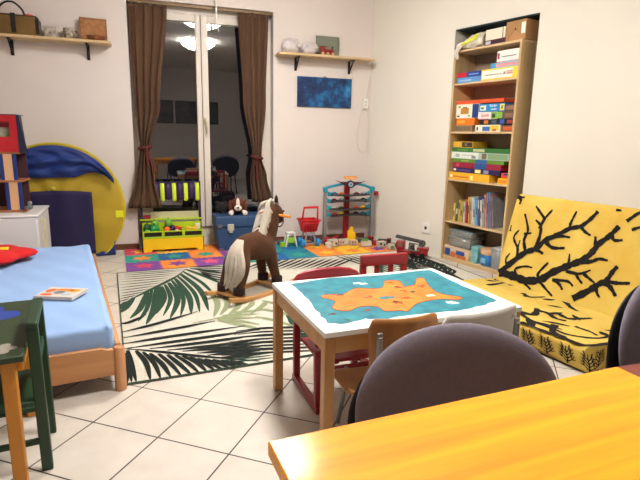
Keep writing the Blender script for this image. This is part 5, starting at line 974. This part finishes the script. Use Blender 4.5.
for sx in(-1,1):
    for sy in(-1,1): g=G(); g.box(sx*lx-.021,sx*lx+.021,sy*ly-.021,sy*ly+.021,0,.5275); g.build('leg',beech,t,bevel=.004)
for sy in(-1,1): g=G(); g.box(-lx+.0215,lx-.0215,sy*(ly+.006)-.010,sy*(ly+.006)+.010,.462,.5275); g.build('apron',beechx,t,bevel=.002)
for sx in(-1,1): g=G(); g.box(sx*(lx+.006)-.010,sx*(lx+.006)+.010,-ly+.0215,ly-.0215,.462,.5275); g.build('apron',beechx,t,bevel=.002)
# ================================================================ RED CHILDREN'S CHAIRS
def red_chair(label,loc,rz,w,style):
    t=thing('child_chair',label,'chair',loc,rz,"red children's chairs at the play table")
    for s in(-1,1):
        x=s*(w/2)
        g=G(); g.bar((x,-.19,.018),(x,.19,.018),.032,.030); g.build('runner',red_paint,t,bevel=.005)
        g=G(); g.bar((x,-.17,.03),(x,-.15,.30),.034,.030,up=(0,1,0)); g.build('front_leg',red_paint,t,bevel=.005)
        g=G(); g.bar((x,.16,.03),(x,.17,.56 if style else .50),.034,.030,up=(0,1,0)); g.build('back_leg',red_paint,t,bevel=.005)
        g=G(); P=smoothline([(x,-.16,.33),(x,-.06,.352),(x,.06,.345),(x,.16,.33)],4); g.tube(P,.017,8); g.build('arm_rest',red_paint,t,smooth=60)
    g=G(); g.box(-w/2+.017,w/2-.017,-.15,.15,.225,.243); g.build('seat',red_paint,t,bevel=.006)
    for x in (-w*.17,w*.17): g=G(); g.box(x-.012,x+.012,-.12,.12,.205,.2245); g.build('seat_batten',red_paint,t)
    g=G(); g.box(-w/2+.016,w/2-.016,-.168,-.15,.18,.215); g.build('front_rail',red_paint,t,bevel=.003)
    if style==0:
        g=G(); n=14; P=[(-w/2-.02+(w+.04)*i/n,.49+.088*min(1,math.sin(PI*i/n)*2.2)**.6*1.0) for i in range(n+1)]
        P=[(-w/2-.02,.51),(-w/2-.02,.54),(-w/2,.568),(-w/2+.04,.585),(-.05,.595),(.06,.595),(w/2-.04,.585),(w/2,.568),(w/2+.02,.54),(w/2+.02,.51)]
        g.prism(P,.152,.178,plane='xz')
        g.build('back_panel',red_paint,t,bevel=.008,seg=3); 
        g=G(); g.box(-w/2+.02,w/2-.02,.155,.172,.40,.44); g.build('back_rail',red_paint,t,bevel=.003)
    else:
        g=G(); g.box(-w/2-.018,w/2+.018,.150,.180,.55,.612); g.build('top_rail',red_paint,t,bevel=.008,seg=3)
        for k in(-1,1): g=G(); g.box(k*w*.17-.014,k*w*.17+.014,.158,.172,.38,.551); g.build('back_slat',red_paint,t,bevel=.002)
        g=G(); g.box(-w/2+.016,w/2-.016,.155,.175,.35,.38); g.build('back_rail',red_paint,t,bevel=.003)
    return t
red_chair('dark red runner chair with rounded back, tucked under the far left of the play table',(.742,2.205,0),R(4),.325,0)
red_chair('dark red slatted chair at the far side of the play table, nearer the bookcase',(1.115,2.36,0),R(3),.25,1)
# ================================================================ BROWN AND WHITE SCHOOL CHAIRS
ply=wood('plywood_brown',(176,118,56),(150,96,44),'z',coat=.3); tubeg=M('tube_grey',(136,138,136),.35,.5)
def school_chair(label,loc,rz,w,ztop,zs,m,wm,bz0,screws):
    sw,sx=(.92,.02) if screws else (1.2,-.03)
    t=thing('school_chair',label,'chair',loc,rz,'school chairs at the near side of the play table')
    def bk(a,b):
        x=(a-.5)*2; z=bz0+(ztop-bz0)*b; ww=w/2*(1-.12*(1-b))
        return (x*ww, .04*(x*x)-.012*b,z)
    # rounded outline by shrinking rows near the ends
    def f(a,b):
        x,y,z=bk(a,b); e_=abs((a-.5)*2); r_=.04/(ztop-bz0)
        zz=z
        if e_>.80: k=(e_-.80)/.2; cut=(1-math.sqrt(max(0,1-k*k)))*.045; zz=z+(cut if b<.5 else -cut)*abs(2*b-1)
        return (x,y,zz)
    g=G(); g.surf(f,24,10); g.build('backrest',m,t,solid=.010,smooth=60,bevel=0)
    g=G()
    def fs(a,b):
        x=(a-.5)*w*sw+sx; y=.02+.28*b; z=zs+.010*math.cos((a-.5)*PI)*-1+(-.035*max(0,(b-.85)/.15)**2)+(.02*max(0,(.12-b)/.12))
        e_=abs(a-.5)*2; 
        if e_>.8 : k=(e_-.8)/.2; y+= (-.05 if b>.5 else .03)*k*k*abs(2*b-1)
        return (x,y,z)
    g.surf(fs,20,16); g.build('seat',m,t,solid=.010,smooth=60)
    fx=w/2*.80
    for s in(-1,1):
        g=G(); g.bar((s*fx,-.012,bz0+.05),(s*fx,-.012,ztop-.045),.020,.012,up=(0,1,0)); g.tube([(s*fx,-.016,ztop-.06),(s*fx,-.016,bz0+.05),(s*fx*1.0,.02,zs-.02),(s*fx,.30,zs-.02)],.010,8); g.build('back_bracket',tubeg,t,bevel=.003)
        g=G(); g.tube(smoothline([(s*fx,.28,zs-.025),(s*fx*1.1,.30,.12),(s*fx*1.15,.33,.006)],3),.010,8); g.build('leg',tubeg,t,smooth=60)
        g=G(); g.tube(smoothline([(s*fx,.05,zs-.025),(s*fx*1.1,.03,.12),(s*fx*1.15,-.01,.006)],3),.010,8); g.build('leg',tubeg,t,smooth=60)
        if screws:
            g=G(); g.box(s*(w/2-.03)-.012,s*(w/2-.03)+.012,-.034 if 0 else .008,.014,ztop-.058,ztop-.040); g.v=[Vector((p.x,p.y-.0,p.z)) for p in g.v]; g.build('screw_cap',white_pl,t,bevel=.003)
    g=G(); g.tube([(-fx,.16,zs-.03),(fx,.16,zs-.03)],.009,8); g.build('cross_tube',tubeg,t)
    return t
school_chair('brown plywood school chair with grey metal brackets at the near side of the play table',(.805,1.60,0),R(3),.29,.600,.295,ply,ply,.345,False)
whp=M('white_chair_shell',(216,211,202),.4)
school_chair('white curved school chair beside the brown one, right behind the large grey chair',(1.078,1.515,0),R(10),.365,.633,.30,whp,whp,.36,True)
# ================================================================ ORANGE DESK
DRz=R(6.1)
dm=M('desk_orange_lacquer',(250,168,1),.5,c2=(240,142,1),scale=7,stretch=(.25,5,5),coat=.35,spec=.2)
dme=wood('desk_edge_wood',(224,152,60),(190,120,44),'x',coat=.3)
t=thing('desk','glossy orange-yellow wooden desk in the front right corner','desk',(.134,.757,0),DRz)
g=G(); g.box(0,.832,-.62,0,.712,.74); g.build('desk_top',dm,t,bevel=.003)
for x in(.04,.79):
    for y in(-.58,-.04): g=G(); g.box(x-.025,x+.025,y-.025,y+.025,0,.7115); g.build('leg',dme,t,bevel=.004)
g=G(); g.box(.065,.765,-.05,-.03,.63,.7115); g.box(.065,.765,-.59,-.57,.63,.7115); g.build('apron',dme,t)
rbm=wood('redbrown_wood',(128,60,48),(104,44,36),'x')
t=thing('side_table','reddish-brown side table top showing at the right of the orange desk','table',(.985,.875,0),R(2))
g=G(); g.box(0,.62,-.70,.035,.675,.70); g.build('table_top',rbm,t,bevel=.003)
for x in(.05,.57):
    for y in(-.64,-.02): g=G(); g.box(x-.022,x+.022,y-.022,y+.022,0,.6745); g.build('leg',rbm,t)
# ================================================================ GREY UPHOLSTERED CHAIRS
gf=M('chair_grey_fabric',(120,112,124),.85,noise=.12,scale=60,bump=.25,bscale=500,sheen=.3)
def big_chair(label,loc,rz,w,ztop,lean=.06):
    t=thing('visitor_chair',label,'chair',loc,rz,'grey upholstered chairs round the desk')
    zb=.42; hh=ztop-zb
    # superellipse back pad: x across, z up, y depth (front face toward -y)
    def outline(q,k=1,ex=2.15):
        c,s=math.cos(q),math.sin(q); r_=1/((abs(c)**ex+abs(s)**ex)**(1/ex)); return c*r_*w/2*k, s*r_*hh/2*k
    def pad(y0,th,k0,bul,dz=0):
        g=G(); NQ=64; prof=[]
        for i in range(9): a_=PI/2*i/8; prof.append((math.sin(a_),-math.cos(a_)))
        g_=[]
        def f(a,b):
            q=2*PI*a
            if b<=.5: k=math.sin(b*PI); yy=-1+ (1-math.cos(b*PI))*1
            else: k=math.sin(b*PI); yy=1-(1+math.cos(b*PI))
            k=k**.35 if k>0 else 0
            x,z=outline(q,k*k0); cz=zb+hh/2
            yy=-math.cos(b*PI)*th/2*(1-.0*k)
            return (x, y0+yy+ .05*(x/(w/2))**2*bul - lean*((z)/(hh/2))*-1*.5, cz+z+dz)
        g.surf(f,NQ,16); return g
    pad(0,.055,1,-1).build('back_cushion',gf,t,smooth=80)
    pad(.036,.03,1.03,-1,-.045).build('back_shell',blackc,t,smooth=80)
    g=G(); 
    def seat(a,b):
        q=2*PI*a; k=math.sin(b*PI)**.35 if 0<b<1 else 0; c,s=math.cos(q),math.sin(q); r_=1/((abs(c)**3+abs(s)**3)**(1/3)); return (c*r_*.235*k,-.27+s*r_*.22*k,.455-.04*math.cos(b*PI)*-1*-1)
    g.surf(seat,48,12); g.build('seat_cushion',gf,t,smooth=80)
    for s in(-1,1):
        g=G(); P=smoothline([(s*.205,-.46,.011),(s*.205,-.44,.40),(s*.205,-.10,.41),(s*.205,.03,.45),(s*.20,.055,ztop-.22)],4); g.tube(P,.011,8); g.build('side_frame',blackc,t,smooth=60)
        g=G(); P=smoothline([(s*.205,-.10,.40),(s*.205,.02,.2),(s*.205,.08,.011)],4); g.tube(P,.011,8); g.build('back_leg',blackc,t,smooth=60)
    g=G(); g.tube([(-.205,-.30,.40),(.205,-.30,.40)],.010,8); g.tube([(-.205,.03,.45),(.205,.03,.45)],.010,8); g.build('cross_bar',blackc,t)
    return t
big_chair('large dark grey upholstered chair with rounded back pushed up behind the orange desk',(.655,1.03,0),R(-4),.54,.79)
big_chair('grey upholstered chair cut off by the right edge of the photo',(1.545,1.16,0),R(0),.56,.85)
# ================================================================ CAMERA AND LIGHT
cam=bpy.data.cameras.new('camera'); co=bpy.data.objects.new('camera',cam); col.objects.link(co)
cam.sensor_fit='HORIZONTAL'; cam.sensor_width=36; cam.lens=503.85/640*36; cam.clip_start=.02
ya,pi_,ro=R(16.16),R(11.57),R(1.08)
Fv=Vector((math.sin(ya)*math.cos(pi_),math.cos(ya)*math.cos(pi_),-math.sin(pi_))); Rt=Vector((math.cos(ya),-math.sin(ya),0)); Up=Rt.cross(Fv)
R2=Rt*math.cos(ro)+Up*math.sin(ro); U2=Up*math.cos(ro)-Rt*math.sin(ro)
mt=Matrix((R2,U2,-Fv)).transposed().to_4x4(); mt.translation=Vector((0,0,1.244)); co.matrix_world=mt
bpy.context.scene.camera=co
w=bpy.data.worlds.new('night'); bpy.context.scene.world=w; w.use_nodes=True; w.node_tree.nodes['Background'].inputs[0].default_value=lin((20,22,28)); w.node_tree.nodes['Background'].inputs[1].default_value=.3
vs_=bpy.context.scene.view_settings; vs_.view_transform='Standard'; vs_.look='None'; vs_.gamma=1; vs_.use_curve_mapping=False; vs_.exposure=1.0
